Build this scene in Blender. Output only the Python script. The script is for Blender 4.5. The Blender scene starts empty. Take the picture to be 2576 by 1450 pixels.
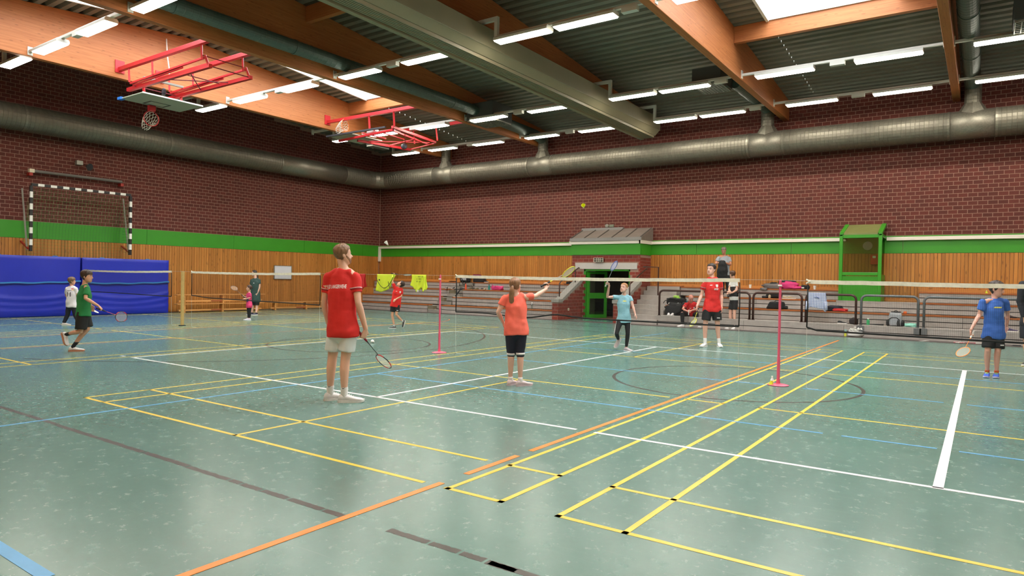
import bpy, bmesh, math, random
import numpy as np
from mathutils import Vector, Matrix, noise
from mathutils.bvhtree import BVHTree
SC = bpy.context.scene
COL = SC.collection
random.seed(7)
PI = math.pi

# ---------------------------------------------------------------- camera, sky, exposure
def cam_setup(yaw, pitch, roll, loc, fpx):
    cy, sy, cp, sp = math.cos(yaw), math.sin(yaw), math.cos(pitch), math.sin(pitch)
    f = Vector((-sy*cp, cy*cp, sp)); r = Vector((cy, sy, 0)); u = r.cross(f)
    c, s = math.cos(roll), math.sin(roll)
    rr = r*c + u*s; uu = -r*s + u*c
    cd = bpy.data.cameras.new('camera'); o = bpy.data.objects.new('camera', cd); COL.objects.link(o)
    m = Matrix((rr, uu, -f)).transposed().to_4x4(); m.translation = loc
    o.matrix_world = m
    cd.sensor_width = 36; cd.lens = fpx/2576*36; cd.clip_start = .05; cd.clip_end = 200
    SC.camera = o
    return o
CAM_LOC = Vector((2.5871, -3.6341, 1.4823))
CAM = cam_setup(0.6092, -0.0120, 0.0183, CAM_LOC, 1698.44)
SKY_STRENGTH = 9.0
LAMP_STRENGTH = 29.0
EXPOSURE = 0.68
w = bpy.data.worlds.new('overcast_sky'); SC.world = w; w.use_nodes = True
bg = w.node_tree.nodes['Background']; bg.inputs[0].default_value = (.93, .97, 1, 1); bg.inputs[1].default_value = SKY_STRENGTH
SC.view_settings.view_transform = 'Standard'; SC.view_settings.look = 'None'
SC.view_settings.exposure = EXPOSURE; SC.view_settings.gamma = 1; SC.view_settings.use_curve_mapping = False
SC.cycles.use_denoising = True
SC.cycles.max_bounces = 7; SC.cycles.diffuse_bounces = 4; SC.cycles.glossy_bounces = 3; SC.cycles.transparent_max_bounces = 12
SC.cycles.caustics_reflective = False; SC.cycles.caustics_refractive = False
SC.cycles.sample_clamp_indirect = 6
SKYLIGHTS = [(-17.25, -13.95, 1.35, 14.65), (-2.2, .85, 1.35, 14.65)]
def roofz(y): return 8.97 - .0855*abs(y-8)
for x0, x1, y0, y1 in SKYLIGHTS:                 # guides the sky's light through the roof openings
    ld = bpy.data.lights.new('sky_portal', 'AREA'); ld.shape = 'RECTANGLE'; ld.size = x1-x0; ld.size_y = y1-y0
    ld.cycles.is_portal = True
    lo = bpy.data.objects.new('sky_portal', ld); COL.objects.link(lo); lo.location = ((x0+x1)/2, (y0+y1)/2, 9.55)

# ---------------------------------------------------------------- materials
def lin(c):
    return tuple(((v/255)/12.92 if v/255 <= .04045 else ((v/255+.055)/1.055)**2.4) for v in c)
MATS = {}
def N(nt, t, **kw):
    n = nt.nodes.new(t)
    for k, v in kw.items():
        if k.startswith('i_'): n.inputs[k[2:].replace('_', ' ')].default_value = v
        else: setattr(n, k, v)
    return n
def M(name, col, rough=.5, metal=0, var=0, vscale=6, bump=0, bscale=40, rnd=0, spec=.5, emit=0, stretch=(1, 1, 1), alpha=1, isl=0):
    """procedural material: base colour (sRGB 0-255), noise variation, per-object variation, bump"""
    if name in MATS: return MATS[name]
    m = bpy.data.materials.new(name); m.use_nodes = True; nt = m.node_tree
    b = nt.nodes['Principled BSDF']; c = lin(col) + (1,)
    b.inputs['Roughness'].default_value = rough; b.inputs['Metallic'].default_value = metal
    b.inputs['Specular IOR Level'].default_value = spec; b.inputs['Base Color'].default_value = c
    m.diffuse_color = c
    tc = N(nt, 'ShaderNodeTexCoord'); mp = N(nt, 'ShaderNodeMapping'); mp.inputs['Scale'].default_value = stretch
    nt.links.new(tc.outputs['Object'], mp.inputs['Vector'])
    src = None
    if var:
        t = N(nt, 'ShaderNodeTexNoise', i_Scale=vscale, i_Detail=5.0, i_Roughness=.6)
        nt.links.new(mp.outputs[0], t.inputs['Vector'])
        r = N(nt, 'ShaderNodeMapRange'); r.inputs[1].default_value = .3; r.inputs[2].default_value = .7
        r.inputs[3].default_value = 1-var; r.inputs[4].default_value = 1+var
        nt.links.new(t.outputs[0], r.inputs[0]); src = r.outputs[0]
    if rnd or isl:
        if isl: oi = N(nt, 'ShaderNodeNewGeometry'); out = oi.outputs['Random Per Island']
        else: oi = N(nt, 'ShaderNodeObjectInfo'); out = oi.outputs['Random']
        r2 = N(nt, 'ShaderNodeMapRange'); r2.inputs[3].default_value = 1-(rnd or isl); r2.inputs[4].default_value = 1+(rnd or isl)
        nt.links.new(out, r2.inputs[0])
        if src:
            mu = N(nt, 'ShaderNodeMath', operation='MULTIPLY'); nt.links.new(src, mu.inputs[0]); nt.links.new(r2.outputs[0], mu.inputs[1]); src = mu.outputs[0]
        else: src = r2.outputs[0]
    if src:
        h = N(nt, 'ShaderNodeHueSaturation'); h.inputs['Color'].default_value = c
        nt.links.new(src, h.inputs['Value']); nt.links.new(h.outputs[0], b.inputs['Base Color'])
    if bump:
        t = N(nt, 'ShaderNodeTexNoise', i_Scale=bscale, i_Detail=3.0); nt.links.new(mp.outputs[0], t.inputs['Vector'])
        bp = N(nt, 'ShaderNodeBump', i_Strength=bump, i_Distance=.02); nt.links.new(t.outputs[0], bp.inputs['Height']); nt.links.new(bp.outputs[0], b.inputs['Normal'])
    if emit:
        b.inputs['Emission Color'].default_value = c; b.inputs['Emission Strength'].default_value = emit
    if alpha < 1:
        b.inputs['Alpha'].default_value = alpha
    MATS[name] = m
    return m

def wood(name, c1, c2, axis, rough=.45, lam=0, rnd=.18, knots=.5, scale=1.0):
    """grain running along axis 0/1/2, with small knots; lam = lamination pitch along z"""
    m = bpy.data.materials.new(name); m.use_nodes = True; nt = m.node_tree; b = nt.nodes['Principled BSDF']
    b.inputs['Roughness'].default_value = rough; b.inputs['Specular IOR Level'].default_value = .35
    tc = N(nt, 'ShaderNodeTexCoord'); oi = N(nt, 'ShaderNodeObjectInfo')
    ad = N(nt, 'ShaderNodeVectorMath', operation='MULTIPLY_ADD')
    cb = N(nt, 'ShaderNodeCombineXYZ')
    for i in range(3): nt.links.new(oi.outputs['Random'], cb.inputs[i])
    ad.inputs[1].default_value = (37, 51, 23)
    nt.links.new(cb.outputs[0], ad.inputs[0]); nt.links.new(tc.outputs['Object'], ad.inputs[2])
    mp = N(nt, 'ShaderNodeMapping'); s = [22*scale]*3; s[axis] = .9*scale; mp.inputs['Scale'].default_value = s
    nt.links.new(ad.outputs[0], mp.inputs[0])
    t = N(nt, 'ShaderNodeTexNoise', i_Scale=1.0, i_Detail=6.0, i_Roughness=.65); nt.links.new(mp.outputs[0], t.inputs[0])
    cr = N(nt, 'ShaderNodeValToRGB'); cr.color_ramp.elements[0].position = .3; cr.color_ramp.elements[1].position = .72
    cr.color_ramp.elements[0].color = lin(c1)+(1,); cr.color_ramp.elements[1].color = lin(c2)+(1,)
    nt.links.new(t.outputs[0], cr.inputs[0])
    mp2 = N(nt, 'ShaderNodeMapping'); s2 = [9*scale]*3; s2[axis] = 2.6*scale; mp2.inputs['Scale'].default_value = s2
    nt.links.new(ad.outputs[0], mp2.inputs[0])
    v = N(nt, 'ShaderNodeTexVoronoi', i_Scale=1.0); nt.links.new(mp2.outputs[0], v.inputs[0])
    k = N(nt, 'ShaderNodeMapRange'); k.inputs[1].default_value = .08; k.inputs[2].default_value = .2; k.inputs[3].default_value = 1-knots; k.inputs[4].default_value = 1
    nt.links.new(v.outputs['Distance'], k.inputs[0])
    r = N(nt, 'ShaderNodeMapRange'); r.inputs[3].default_value = 1-rnd; r.inputs[4].default_value = 1+rnd*.6
    nt.links.new(oi.outputs['Random'], r.inputs[0])
    mu = N(nt, 'ShaderNodeMath', operation='MULTIPLY'); nt.links.new(k.outputs[0], mu.inputs[0]); nt.links.new(r.outputs[0], mu.inputs[1])
    val = mu.outputs[0]
    if lam:
        sx = N(nt, 'ShaderNodeSeparateXYZ'); nt.links.new(tc.outputs['Object'], sx.inputs[0])
        md = N(nt, 'ShaderNodeMath', operation='PINGPONG'); md.inputs[1].default_value = lam; nt.links.new(sx.outputs[2], md.inputs[0])
        l = N(nt, 'ShaderNodeMapRange'); l.inputs[1].default_value = 0; l.inputs[2].default_value = .006; l.inputs[3].default_value = .86; l.inputs[4].default_value = 1
        nt.links.new(md.outputs[0], l.inputs[0])
        m2 = N(nt, 'ShaderNodeMath', operation='MULTIPLY'); nt.links.new(val, m2.inputs[0]); nt.links.new(l.outputs[0], m2.inputs[1]); val = m2.outputs[0]
    h = N(nt, 'ShaderNodeHueSaturation'); nt.links.new(cr.outputs[0], h.inputs['Color']); nt.links.new(val, h.inputs['Value'])
    nt.links.new(h.outputs[0], b.inputs['Base Color'])
    m.diffuse_color = lin(c2)+(1,)
    MATS[name] = m
    return m

def floor_mat():
    m = bpy.data.materials.new('sports_floor'); m.use_nodes = True; nt = m.node_tree; b = nt.nodes['Principled BSDF']
    b.inputs['Specular IOR Level'].default_value = .5
    tc = N(nt, 'ShaderNodeTexCoord')
    t = N(nt, 'ShaderNodeTexNoise', i_Scale=.35, i_Detail=4.0); nt.links.new(tc.outputs['Object'], t.inputs[0])
    cr = N(nt, 'ShaderNodeValToRGB'); e = cr.color_ramp.elements
    e[0].position = .3; e[1].position = .7; e[0].color = lin((82, 118, 110))+(1,); e[1].color = lin((96, 132, 123))+(1,)
    nt.links.new(t.outputs[0], cr.inputs[0]); cur = cr.outputs[0]
    n2 = N(nt, 'ShaderNodeTexNoise', i_Scale=9.0, i_Detail=8.0, i_Roughness=.75); nt.links.new(tc.outputs['Object'], n2.inputs[0])
    r2 = N(nt, 'ShaderNodeMapRange'); r2.inputs[1].default_value = .3; r2.inputs[2].default_value = .75; r2.inputs[3].default_value = .92; r2.inputs[4].default_value = 1.07
    nt.links.new(n2.outputs[0], r2.inputs[0])
    h = N(nt, 'ShaderNodeHueSaturation'); nt.links.new(cur, h.inputs['Color']); nt.links.new(r2.outputs[0], h.inputs['Value']); cur = h.outputs[0]
    total = None
    for i, (ang, sx, sy, th, amt) in enumerate(((.5, 1.0, 46, .71, .15), (-.35, 1.3, 60, .71, .14), (1.25, 1.1, 52, .72, .12), (-.95, 1.6, 70, .73, .13))):
        mp = N(nt, 'ShaderNodeMapping'); mp.inputs['Rotation'].default_value = (0, 0, ang); mp.inputs['Scale'].default_value = (sx*1.3, sy*1.3, 1); mp.inputs['Location'].default_value = (i*7.3, i*3.1, 0)
        # bend the streaks a little so that they read as scuffs
        wn = N(nt, 'ShaderNodeTexNoise', i_Scale=.6, i_Detail=1.0); nt.links.new(tc.outputs['Object'], wn.inputs[0])
        va = N(nt, 'ShaderNodeVectorMath', operation='MULTIPLY_ADD'); va.inputs[1].default_value = (.5, .5, 0); nt.links.new(wn.outputs['Color'], va.inputs[0]); nt.links.new(tc.outputs['Object'], va.inputs[2])
        nt.links.new(va.outputs[0], mp.inputs[0])
        s = N(nt, 'ShaderNodeTexNoise', i_Scale=1.0, i_Detail=1.0, i_Roughness=.5); nt.links.new(mp.outputs[0], s.inputs[0])
        mr = N(nt, 'ShaderNodeMapRange'); mr.inputs[1].default_value = th; mr.inputs[2].default_value = th+.12; mr.inputs[3].default_value = 0; mr.inputs[4].default_value = amt
        nt.links.new(s.outputs[0], mr.inputs[0])
        if total is None: total = mr.outputs[0]
        else:
            mx = N(nt, 'ShaderNodeMath', operation='MAXIMUM'); nt.links.new(total, mx.inputs[0]); nt.links.new(mr.outputs[0], mx.inputs[1]); total = mx.outputs[0]
    mix = N(nt, 'ShaderNodeMixRGB'); nt.links.new(total, mix.inputs[0]); nt.links.new(cur, mix.inputs[1]); mix.inputs[2].default_value = lin((176, 206, 198))+(1,)
    nt.links.new(mix.outputs[0], b.inputs['Base Color'])
    rr = N(nt, 'ShaderNodeMapRange'); rr.inputs[1].default_value = .3; rr.inputs[2].default_value = .7; rr.inputs[3].default_value = .20; rr.inputs[4].default_value = .30
    nt.links.new(n2.outputs[0], rr.inputs[0]); nt.links.new(rr.outputs[0], b.inputs['Roughness'])
    return m

def pane_mat(name, col, keep, rough=.02):
    """clear sheet: lets most light through and mirrors a little"""
    m = bpy.data.materials.new(name); m.use_nodes = True; nt = m.node_tree; nt.nodes.remove(nt.nodes['Principled BSDF'])
    tr = N(nt, 'ShaderNodeBsdfTransparent'); tr.inputs[0].default_value = lin(col)+(1,)
    g = N(nt, 'ShaderNodeBsdfGlossy', i_Roughness=rough); mx = N(nt, 'ShaderNodeMixShader'); mx.inputs[0].default_value = 1-keep
    nt.links.new(tr.outputs[0], mx.inputs[1]); nt.links.new(g.outputs[0], mx.inputs[2]); nt.links.new(mx.outputs[0], nt.nodes['Material Output'].inputs[0])
    return m

# ---------------------------------------------------------------- object helpers
def tag(o, label=None, cat=None, group=None, kind=None):
    for k, v in (('label', label), ('category', cat), ('group', group), ('kind', kind)):
        if v: o[k] = v
    return o
ORG = {}
def thing(name, label, cat, loc=(0, 0, 0), group=None, kind=None):
    o = bpy.data.objects.new(name, None); COL.objects.link(o); o.location = loc; o.empty_display_size = .1
    ORG[o.name] = Vector(loc)
    return tag(o, label, cat, group, kind)
def origin(o):
    v = Vector((0, 0, 0))
    while o is not None: v += o.location; o = o.parent
    return v
class MB:
    """collects shapes (in world coordinates) and links them as one mesh object"""
    def __init__(s): s.v = []; s.f = []; s.mi = []; s.cur = 0
    def add(s, vs, fs):
        n = len(s.v); s.v += [tuple(p) for p in vs]; s.f += [tuple(i+n for i in f) for f in fs]; s.mi += [s.cur]*len(fs); return s
    def box(s, x0, x1, y0, y1, z0, z1):
        return s.add([(x, y, z) for z in (z0, z1) for y in (y0, y1) for x in (x0, x1)],
                     [(0, 2, 3, 1), (4, 5, 7, 6), (0, 1, 5, 4), (2, 6, 7, 3), (0, 4, 6, 2), (1, 3, 7, 5)])
    def obox(s, c, ax, ay, az, hx, hy, hz):
        c, ax, ay, az = Vector(c), Vector(ax), Vector(ay), Vector(az)
        return s.add([c+ax*(hx*i)+ay*(hy*j)+az*(hz*k) for k in (-1, 1) for j in (-1, 1) for i in (-1, 1)],
                     [(0, 2, 3, 1), (4, 5, 7, 6), (0, 1, 5, 4), (2, 6, 7, 3), (0, 4, 6, 2), (1, 3, 7, 5)])
    def prism(s, poly, axis, a, b):
        """polygon in the two other axes (in x,y,z order), extruded along axis from a to b"""
        n = len(poly)
        def P(p, t):
            q = list(p); q.insert(axis, t); return q
        vs = [P(p, a) for p in poly]+[P(p, b) for p in poly]
        fs = [(i, (i+1) % n, n+(i+1) % n, n+i) for i in range(n)]+[tuple(range(n))[::-1], tuple(range(n, 2*n))]
        return s.add(vs, fs)
    def tube(s, pts, r, n=8, closed=False, caps=True):
        pts = [Vector(p) for p in pts]; m = len(pts); rs = r if isinstance(r, (list, tuple)) else [r]*m
        base = []; prev = None; vs = []
        for i, p in enumerate(pts):
            a = pts[(i-1) % m] if closed or i else p; c = pts[(i+1) % m] if closed or i < m-1 else p
            t = (c-a); t = t.normalized() if t.length else Vector((0, 0, 1))
            if prev is None:
                u = t.orthogonal().normalized()
            else:
                u = prev-t*prev.dot(t); u = u.normalized() if u.length > 1e-6 else t.orthogonal().normalized()
            prev = u; w_ = t.cross(u)
            vs += [p+(u*math.cos(2*PI*k/n)+w_*math.sin(2*PI*k/n))*rs[i] for k in range(n)]
        fs = []
        for i in range(m if closed else m-1):
            j = (i+1) % m
            fs += [(i*n+k, i*n+(k+1) % n, j*n+(k+1) % n, j*n+k) for k in range(n)]
        if caps and not closed: fs += [tuple(range(n))[::-1], tuple((m-1)*n+k for k in range(n))]
        return s.add(vs, fs)
    def lathe(s, prof, c, axis=(0, 0, 1), n=16):
        """profile of (radius, height) turned about axis at c"""
        ax = Vector(axis).normalized(); c = Vector(c)
        u = ax.orthogonal().normalized(); w_ = ax.cross(u); m = len(prof)
        vs = [c+ax*h+(u*math.cos(2*PI*k/n)+w_*math.sin(2*PI*k/n))*max(r, 1e-4) for r, h in prof for k in range(n)]
        fs = [(i*n+k, i*n+(k+1) % n, (i+1)*n+(k+1) % n, (i+1)*n+k) for i in range(m-1) for k in range(n)]
        fs += [tuple(range(n))[::-1], tuple((m-1)*n+k for k in range(n))]
        return s.add(vs, fs)
    def loft(s, pts, rad, side, n=12, round0=True, round1=True):
        """elliptical rings along pts; rad = [(across, deep)], side = direction of the 'across' radius"""
        pts = [Vector(p) for p in pts]; rad = [(q, q) if not isinstance(q, (tuple, list)) else q for q in rad]
        m = len(pts); rings = []
        for i in range(m):
            t = pts[min(i+1, m-1)]-pts[max(i-1, 0)]
            t = t.normalized() if t.length > 1e-9 else Vector((0, 0, 1))
            sd = Vector(side[i] if isinstance(side, list) else side); u = sd-t*sd.dot(t)
            u = u.normalized() if u.length > 1e-4 else t.orthogonal().normalized()
            rings.append((pts[i], t, u, t.cross(u), rad[i]))
        R = []
        p, t, u, w_, (a, b) = rings[0]
        if round0:
            q = min(a, b); R += [(p-t*q*.8, u, w_, a*.45, b*.45), (p-t*q*.45, u, w_, a*.85, b*.85)]
        R += [(p, u, w_, a, b) for p, t, u, w_, (a, b) in rings]
        p, t, u, w_, (a, b) = rings[-1]
        if round1:
            q = min(a, b); R += [(p+t*q*.45, u, w_, a*.85, b*.85), (p+t*q*.8, u, w_, a*.45, b*.45)]
        vs = [p+u*(a*math.cos(2*PI*k/n))+w_*(b*math.sin(2*PI*k/n)) for p, u, w_, a, b in R for k in range(n)]
        mm = len(R)
        fs = [(i*n+k, i*n+(k+1) % n, (i+1)*n+(k+1) % n, (i+1)*n+k) for i in range(mm-1) for k in range(n)]
        fs += [tuple(range(n))[::-1], tuple((mm-1)*n+k for k in range(n))]
        return s.add(vs, fs)
    def ellipsoid(s, c, ax, ay, az, n=12, m=8):
        c, ax, ay, az = Vector(c), Vector(ax), Vector(ay), Vector(az)
        vs = [c+az*math.cos(PI*i/m)+(ax*math.cos(2*PI*k/n)+ay*math.sin(2*PI*k/n))*max(math.sin(PI*i/m), 1e-3) for i in range(m+1) for k in range(n)]
        fs = [(i*n+k, (i+1)*n+k, (i+1)*n+(k+1) % n, i*n+(k+1) % n) for i in range(m) for k in range(n)]
        return s.add(vs, fs)
    def build(s, name, mat, parent=None, smooth=False, bevel=0, loc=None, mods=None, label=None):
        me = bpy.data.meshes.new(name)
        o0 = origin(parent) if parent is not None else Vector(loc or (0, 0, 0))
        me.from_pydata([tuple(Vector(p)-o0) for p in s.v], [], s.f)
        ms = mat if isinstance(mat, (list, tuple)) else [mat]
        for q in ms: me.materials.append(q)
        if len(ms) > 1: me.polygons.foreach_set('material_index', s.mi)
        if smooth: me.polygons.foreach_set('use_smooth', [True]*len(me.polygons))
        me.update()
        o = bpy.data.objects.new(name, me); COL.objects.link(o)
        if parent is not None: o.parent = parent
        else: o.location = o0
        if bevel:
            bm = o.modifiers.new('bevel', 'BEVEL'); bm.width = bevel; bm.segments = 2; bm.limit_method = 'ANGLE'
        for k, kw in (mods or []):
            md = o.modifiers.new(k.lower(), k)
            for a, b in kw.items(): setattr(md, a, b)
        if label: o['label'] = label
        return o
def box(name, mat, x0, x1, y0, y1, z0, z1, parent=None, bevel=0, **kw):
    m = MB(); m.box(x0, x1, y0, y1, z0, z1)
    return m.build(name, mat, parent, bevel=bevel, **kw)
def struct(o):
    o['kind'] = 'structure'; return o
def copy_tree(o, shift, parent=None):
    c = o.copy(); COL.objects.link(c)
    if parent is None: c.location = o.location+Vector(shift)
    else: c.parent = parent
    for ch in list(o.children): copy_tree(ch, shift, c)
    return c
def inst(me_obj, parent, pos, name=None):
    """copy of a part, sharing its mesh"""
    c = me_obj.copy(); COL.objects.link(c); c.parent = parent; c.location = Vector(pos)-origin(parent); return c
# ---------------------------------------------------------------- palette
BRICK = M('brick', (90, 36, 26), .8, rnd=.2, var=.12, vscale=14, bump=.25, bscale=90)
BRICK_F = M('brick_field', (90, 36, 26), .8, isl=.2, var=.12, vscale=14)
BRICK_P = M('brick_porch', (128, 50, 36), .8, rnd=.14, var=.12, vscale=14, bump=.2, bscale=90)  # hall brick again, with the brighter light on the porch put into its colour
MORTAR = M('mortar', (150, 118, 104), .9, var=.1, vscale=20)
GREEN = M('green_panel', (54, 140, 28), .45, var=.05, vscale=2)
GREEN_P = M('green_paint', (52, 142, 32), .35, var=.04, vscale=3)
PINE = wood('pine_plank', (164, 102, 42), (196, 136, 68), 2, .42, knots=.45)
PINE_X = wood('pine_trim', (190, 120, 56), (216, 152, 84), 0, .42)
GLULAM = wood('glulam', (168, 98, 52), (196, 124, 72), 1, .5, lam=.04, rnd=.05, knots=.3, scale=1.3)
GLULAM_X = wood('glulam_cross', (168, 98, 52), (196, 124, 72), 0, .5, lam=.04, rnd=.05, knots=.3, scale=1.3)
DECK = M('deck_steel', (122, 120, 106), .55, metal=.1, var=.06, vscale=3)
WHITE = M('white_paint', (232, 230, 224), .5, var=.03, vscale=3)
RAILW = M('white_duct', (226, 218, 206), .45)
CONC = M('concrete', (166, 158, 152), .8, var=.1, vscale=5, bump=.15, bscale=60, rnd=.06)
CONC_D = M('concrete_dark', (140, 134, 126), .85, var=.12, vscale=5, bump=.15, bscale=60, rnd=.06)
DARKGAP = M('dark_gap', (44, 42, 42), .9)
BENCHW = wood('bench_wood', (146, 80, 38), (182, 108, 58), 0, .4, rnd=.12, knots=.2)
STRIP = M('floor_edge_strip', (82, 74, 72), .6, var=.1, vscale=8)
GALV = M('galvanised', (112, 108, 96), .5, metal=.55, var=.14, vscale=7, bump=.05, bscale=30)
GALV_P = M('galvanised_plain', (128, 124, 112), .46, metal=.65, var=.2, vscale=22)
PIPEG = M('duct_green_grey', (84, 98, 90), .5, metal=.35, var=.1, vscale=8)
GREYM = M('grey_metal', (150, 150, 140), .45, metal=.3)
BROWN = M('brown_steel', (70, 44, 38), .4, metal=.2)
STEELG = M('grey_steel', (112, 114, 116), .45, metal=.4)
CURT = M('curtain_housing', (142, 134, 108), .5, var=.04, vscale=2)
REDP = M('red_steel', (204, 46, 52), .4, metal=.1)
BLACK = M('black_matt', (22, 22, 24), .6)
BLACKR = M('black_rubber', (16, 16, 18), .7)
GREY = M('light_grey', (196, 194, 188), .5)

_mw = CAM.matrix_world.inverted(); _f = 1698.44
def pix(p):
    q = _mw @ Vector(p)
    if q.z > -.1: return None
    return 1288+_f*q.x/-q.z, 725-_f*q.y/-q.z
def inframe(p, m=10):
    q = pix(p); return q is not None and -m < q[0] < 2576+m and -m < q[1] < 1450+m

XL, YF, XR, YN = -23.0, 21.03, 12.0, -5.0
# floor
floor = struct(box('floor', floor_mat(), XL-.3, XR+.2, YN-.2, 24.6, -.12, 0))
PAINT = {k: M('line_'+k, c, .35, var=.06, vscale=8) for k, c in dict(yellow=(232, 196, 66), white=(226, 224, 226), blue=(88, 158, 206), orange=(232, 134, 44), black=(58, 52, 48), red=(206, 122, 84)).items()}
ZL = dict(black=.0010, red=.0013, yellow=.0016, blue=.0019, white=.0022, orange=.0025)
def fline(col, x0, y0, x1, y1, wd, brk=True):
    if brk and abs(x1-x0) > abs(y1-y0) and col in ('yellow', 'white') and x0 < -.72 and x1 > -.52:
        fline(col, x0, y0, -.71, y1, wd, False); fline(col, -.51, y0, x1, y1, wd, False); return
    if abs(x1-x0) > abs(y1-y0): q = (x0, x1, y0-wd/2, y0+wd/2)
    else: q = (x0-wd/2, x0+wd/2, y0, y1)
    m = MB(); m.box(q[0], q[1], q[2], q[3], .0002, ZL[col]); m.build('marking_line', PAINT[col], floor)
def farc(col, cx, cy, r, a0, a1, wd, n=64):
    m = MB(); vs = []
    for i in range(n+1):
        a = a0+(a1-a0)*i/n
        for rr in (r-wd/2, r+wd/2):
            for z in (.0002, ZL[col]): vs.append((cx+rr*math.cos(a), cy+rr*math.sin(a), z))
    fs = []
    for i in range(n):
        j = i*4; fs += [(j+1, j+3, j+7, j+5), (j, j+1, j+5, j+4), (j+2, j+6, j+7, j+3)]
    m.add(vs, fs); m.build('marking_line', PAINT[col], floor)
for x0 in (-22.3, -15.82, -6.1, .406):                      # badminton courts
    x1 = x0+6.1
    for x in (x0+.02, x0+.48, x1-.48, x1-.02): fline('yellow', x, 0, x, 13.4, .04)
    for y in (.02, .78, 4.70, 8.70, 12.62, 13.38): fline('yellow', x0, y, x1, y, .04)
    for a, b in ((0, 4.72), (8.68, 13.4)): fline('yellow', x0+3.05, a, x0+3.05, b, .04)
fline('white', -9.62, 2.26, 11, 2.26, .05); fline('white', -9.6, 11.02, 11, 11.02, .05)
fline('white', -9.6, 2.26, -9.6, 11.02, .05); fline('white', -3.54, 2.26, -3.54, 11.02, .05); fline('white', 2.345, 2.26, 2.345, 11.02, .07)
fline('white', -9.99, 2.25, -9.87, 2.25, .05)
for a, b in ((-4.9, .09), (.37, 1.06), (1.26, 13.0), (13.1, 13.3), (13.45, 16.5)): fline('orange', -.6, a, -.6, b, .055)
fline('blue', -5.05, -2.2, -5.05, 15.4, .04); fline('blue', -7, -2.24, -1.1, -2.24, .07)
for y, gaps in ((3.7, ((-5.05, 1.3), (1.47, 2.27), (2.44, 11))), (6.7, ((-5.05, .0), (.5, 2.2), (2.45, 11))), (9.6, ((-5.05, 11),))):
    for a, b in gaps: fline('blue', a, y, b, y, .04)
def worn_line():
    """the old black side line, rubbed away in places"""
    x = -14.0
    rnd = random.Random(3)
    while x < .5:
        L = rnd.uniform(.35, .9)
        if x > -2.2: L = rnd.uniform(.15, .4)
        y = -.8+rnd.uniform(-.006, .006); m = MB(); n = 14; vs = []
        for i in range(n+1):
            for sgn in (-1, 1):
                for z in (.0002, ZL['black']): vs.append((x+(L-.02)*i/n, y+sgn*(.026+rnd.uniform(-.006, .004)), z))
        fs = []
        for i in range(n):
            j = i*4; fs += [(j+1, j+5, j+7, j+3), (j, j+4, j+5, j+1), (j+2, j+3, j+7, j+6)]
        if not (-.78 < x < -.4): m.add(vs, fs); m.build('marking_line', PAINT['black'], floor)
        x += L
worn_line()
fline('black', .5, -.8, 11, -.8, .05); fline('black', -22.9, 14.15, 11, 14.15, .05); fline('black', -22.9, 16.1, -7, 16.1, .05)
farc('black', -.52, 6.72, 1.78, 0, 2*PI, .05); farc('black', -12.9, 6.7, 6.1, -1.2, 1.2, .05, 96); farc('black', -8.9, 6.6, 1.75, -PI, PI, .05)
farc('red', -16.2, 12.9, 3.7, -.75, .75, .05); fline('red', -12.6, 1.3, -12.6, 13, .04); fline('red', -15.1, 2, -15.1, 12, .04)
s = struct(box('trim_1', STRIP, XL, XR, 17.86, 18.47, .0002, .006))

# walls: a slab each, with bricks, planks and panels of their own in front
def slab(name, mat, *boxes):
    m = MB()
    for b in boxes: m.box(*b)
    return struct(m.build(name, mat))
wall_far = slab('wall_far', MORTAR, (XL-.3, -10.6, YF, YF+.25, 0, 8.2), (-8.45, XR+.2, YF, YF+.25, 0, 8.2), (-10.6, -8.45, YF, YF+.25, 2.2, 8.2))
wall_left = slab('wall_left', MORTAR, (XL-.3, XL, YN-.2, YF+.2, 0, 9.2))
wall_right = slab('wall_right', M('right_wall_brick', (120, 62, 48), .8), (XR, XR+.25, YN-.2, YF+.2, 0, 9.2))
wall_near = slab('wall_near', M('near_wall_pine', (190, 128, 70), .6), (XL-.3, XR+.2, YN-.25, YN, 0, 9.0))
BR = (.234, .109)
def brick_mesh(horizontal):
    m = MB(); L, H = BR; d = .004
    if horizontal == 'x': m.box(-L/2, L/2, -d, .01, -H/2, H/2)
    elif horizontal == 'y+': m.box(-.01, d, -L/2, L/2, -H/2, H/2)
    o = m.build('brick', BRICK); me = o.data; bpy.data.objects.remove(o); return me
def lay(wall, axis, c0, c1, z0, top, fixed, hidden):
    """stretcher bond; the 300 bricks that show largest are objects, the rest one field"""
    pos = []; row = 0; z = z0+.0625
    while z < 8.95:
        c = c0-.125*(row % 2)
        while c < c1-.04:
            a, b = max(c+.008, c0+.004), min(c+.242, c1-.002); mid = (a+b)/2
            if z+.06 < top(mid) and b-a > .03: pos.append(((mid, fixed, z) if axis == 0 else (fixed, mid, z))+(b-a,))
            c += .25
        z += .125; row += 1
    vis = [p for p in pos if p[3] > .23 and inframe(p[:3], -6) and not hidden(p)]
    vis.sort(key=lambda p: (Vector(p[:3])-CAM_LOC).length)
    near = set(vis[:300]); me = brick_mesh('x' if axis == 0 else 'y+')
    for p in near:
        o = bpy.data.objects.new('brick', me); COL.objects.link(o); o.location = p[:3]; o.parent = wall
    m = MB(); H = BR[1]; d = .004
    for p in pos:
        if p in near: continue
        L = p[3]
        if axis == 0: m.box(p[0]-L/2, p[0]+L/2, p[1]-d, p[1]+.01, p[2]-H/2, p[2]+H/2)
        else: m.box(p[0]-.01, p[0]+d, p[1]-L/2, p[1]+L/2, p[2]-H/2, p[2]+H/2)
    o = m.build('brick_field', BRICK_F, wall); o['kind'] = 'stuff'
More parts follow.
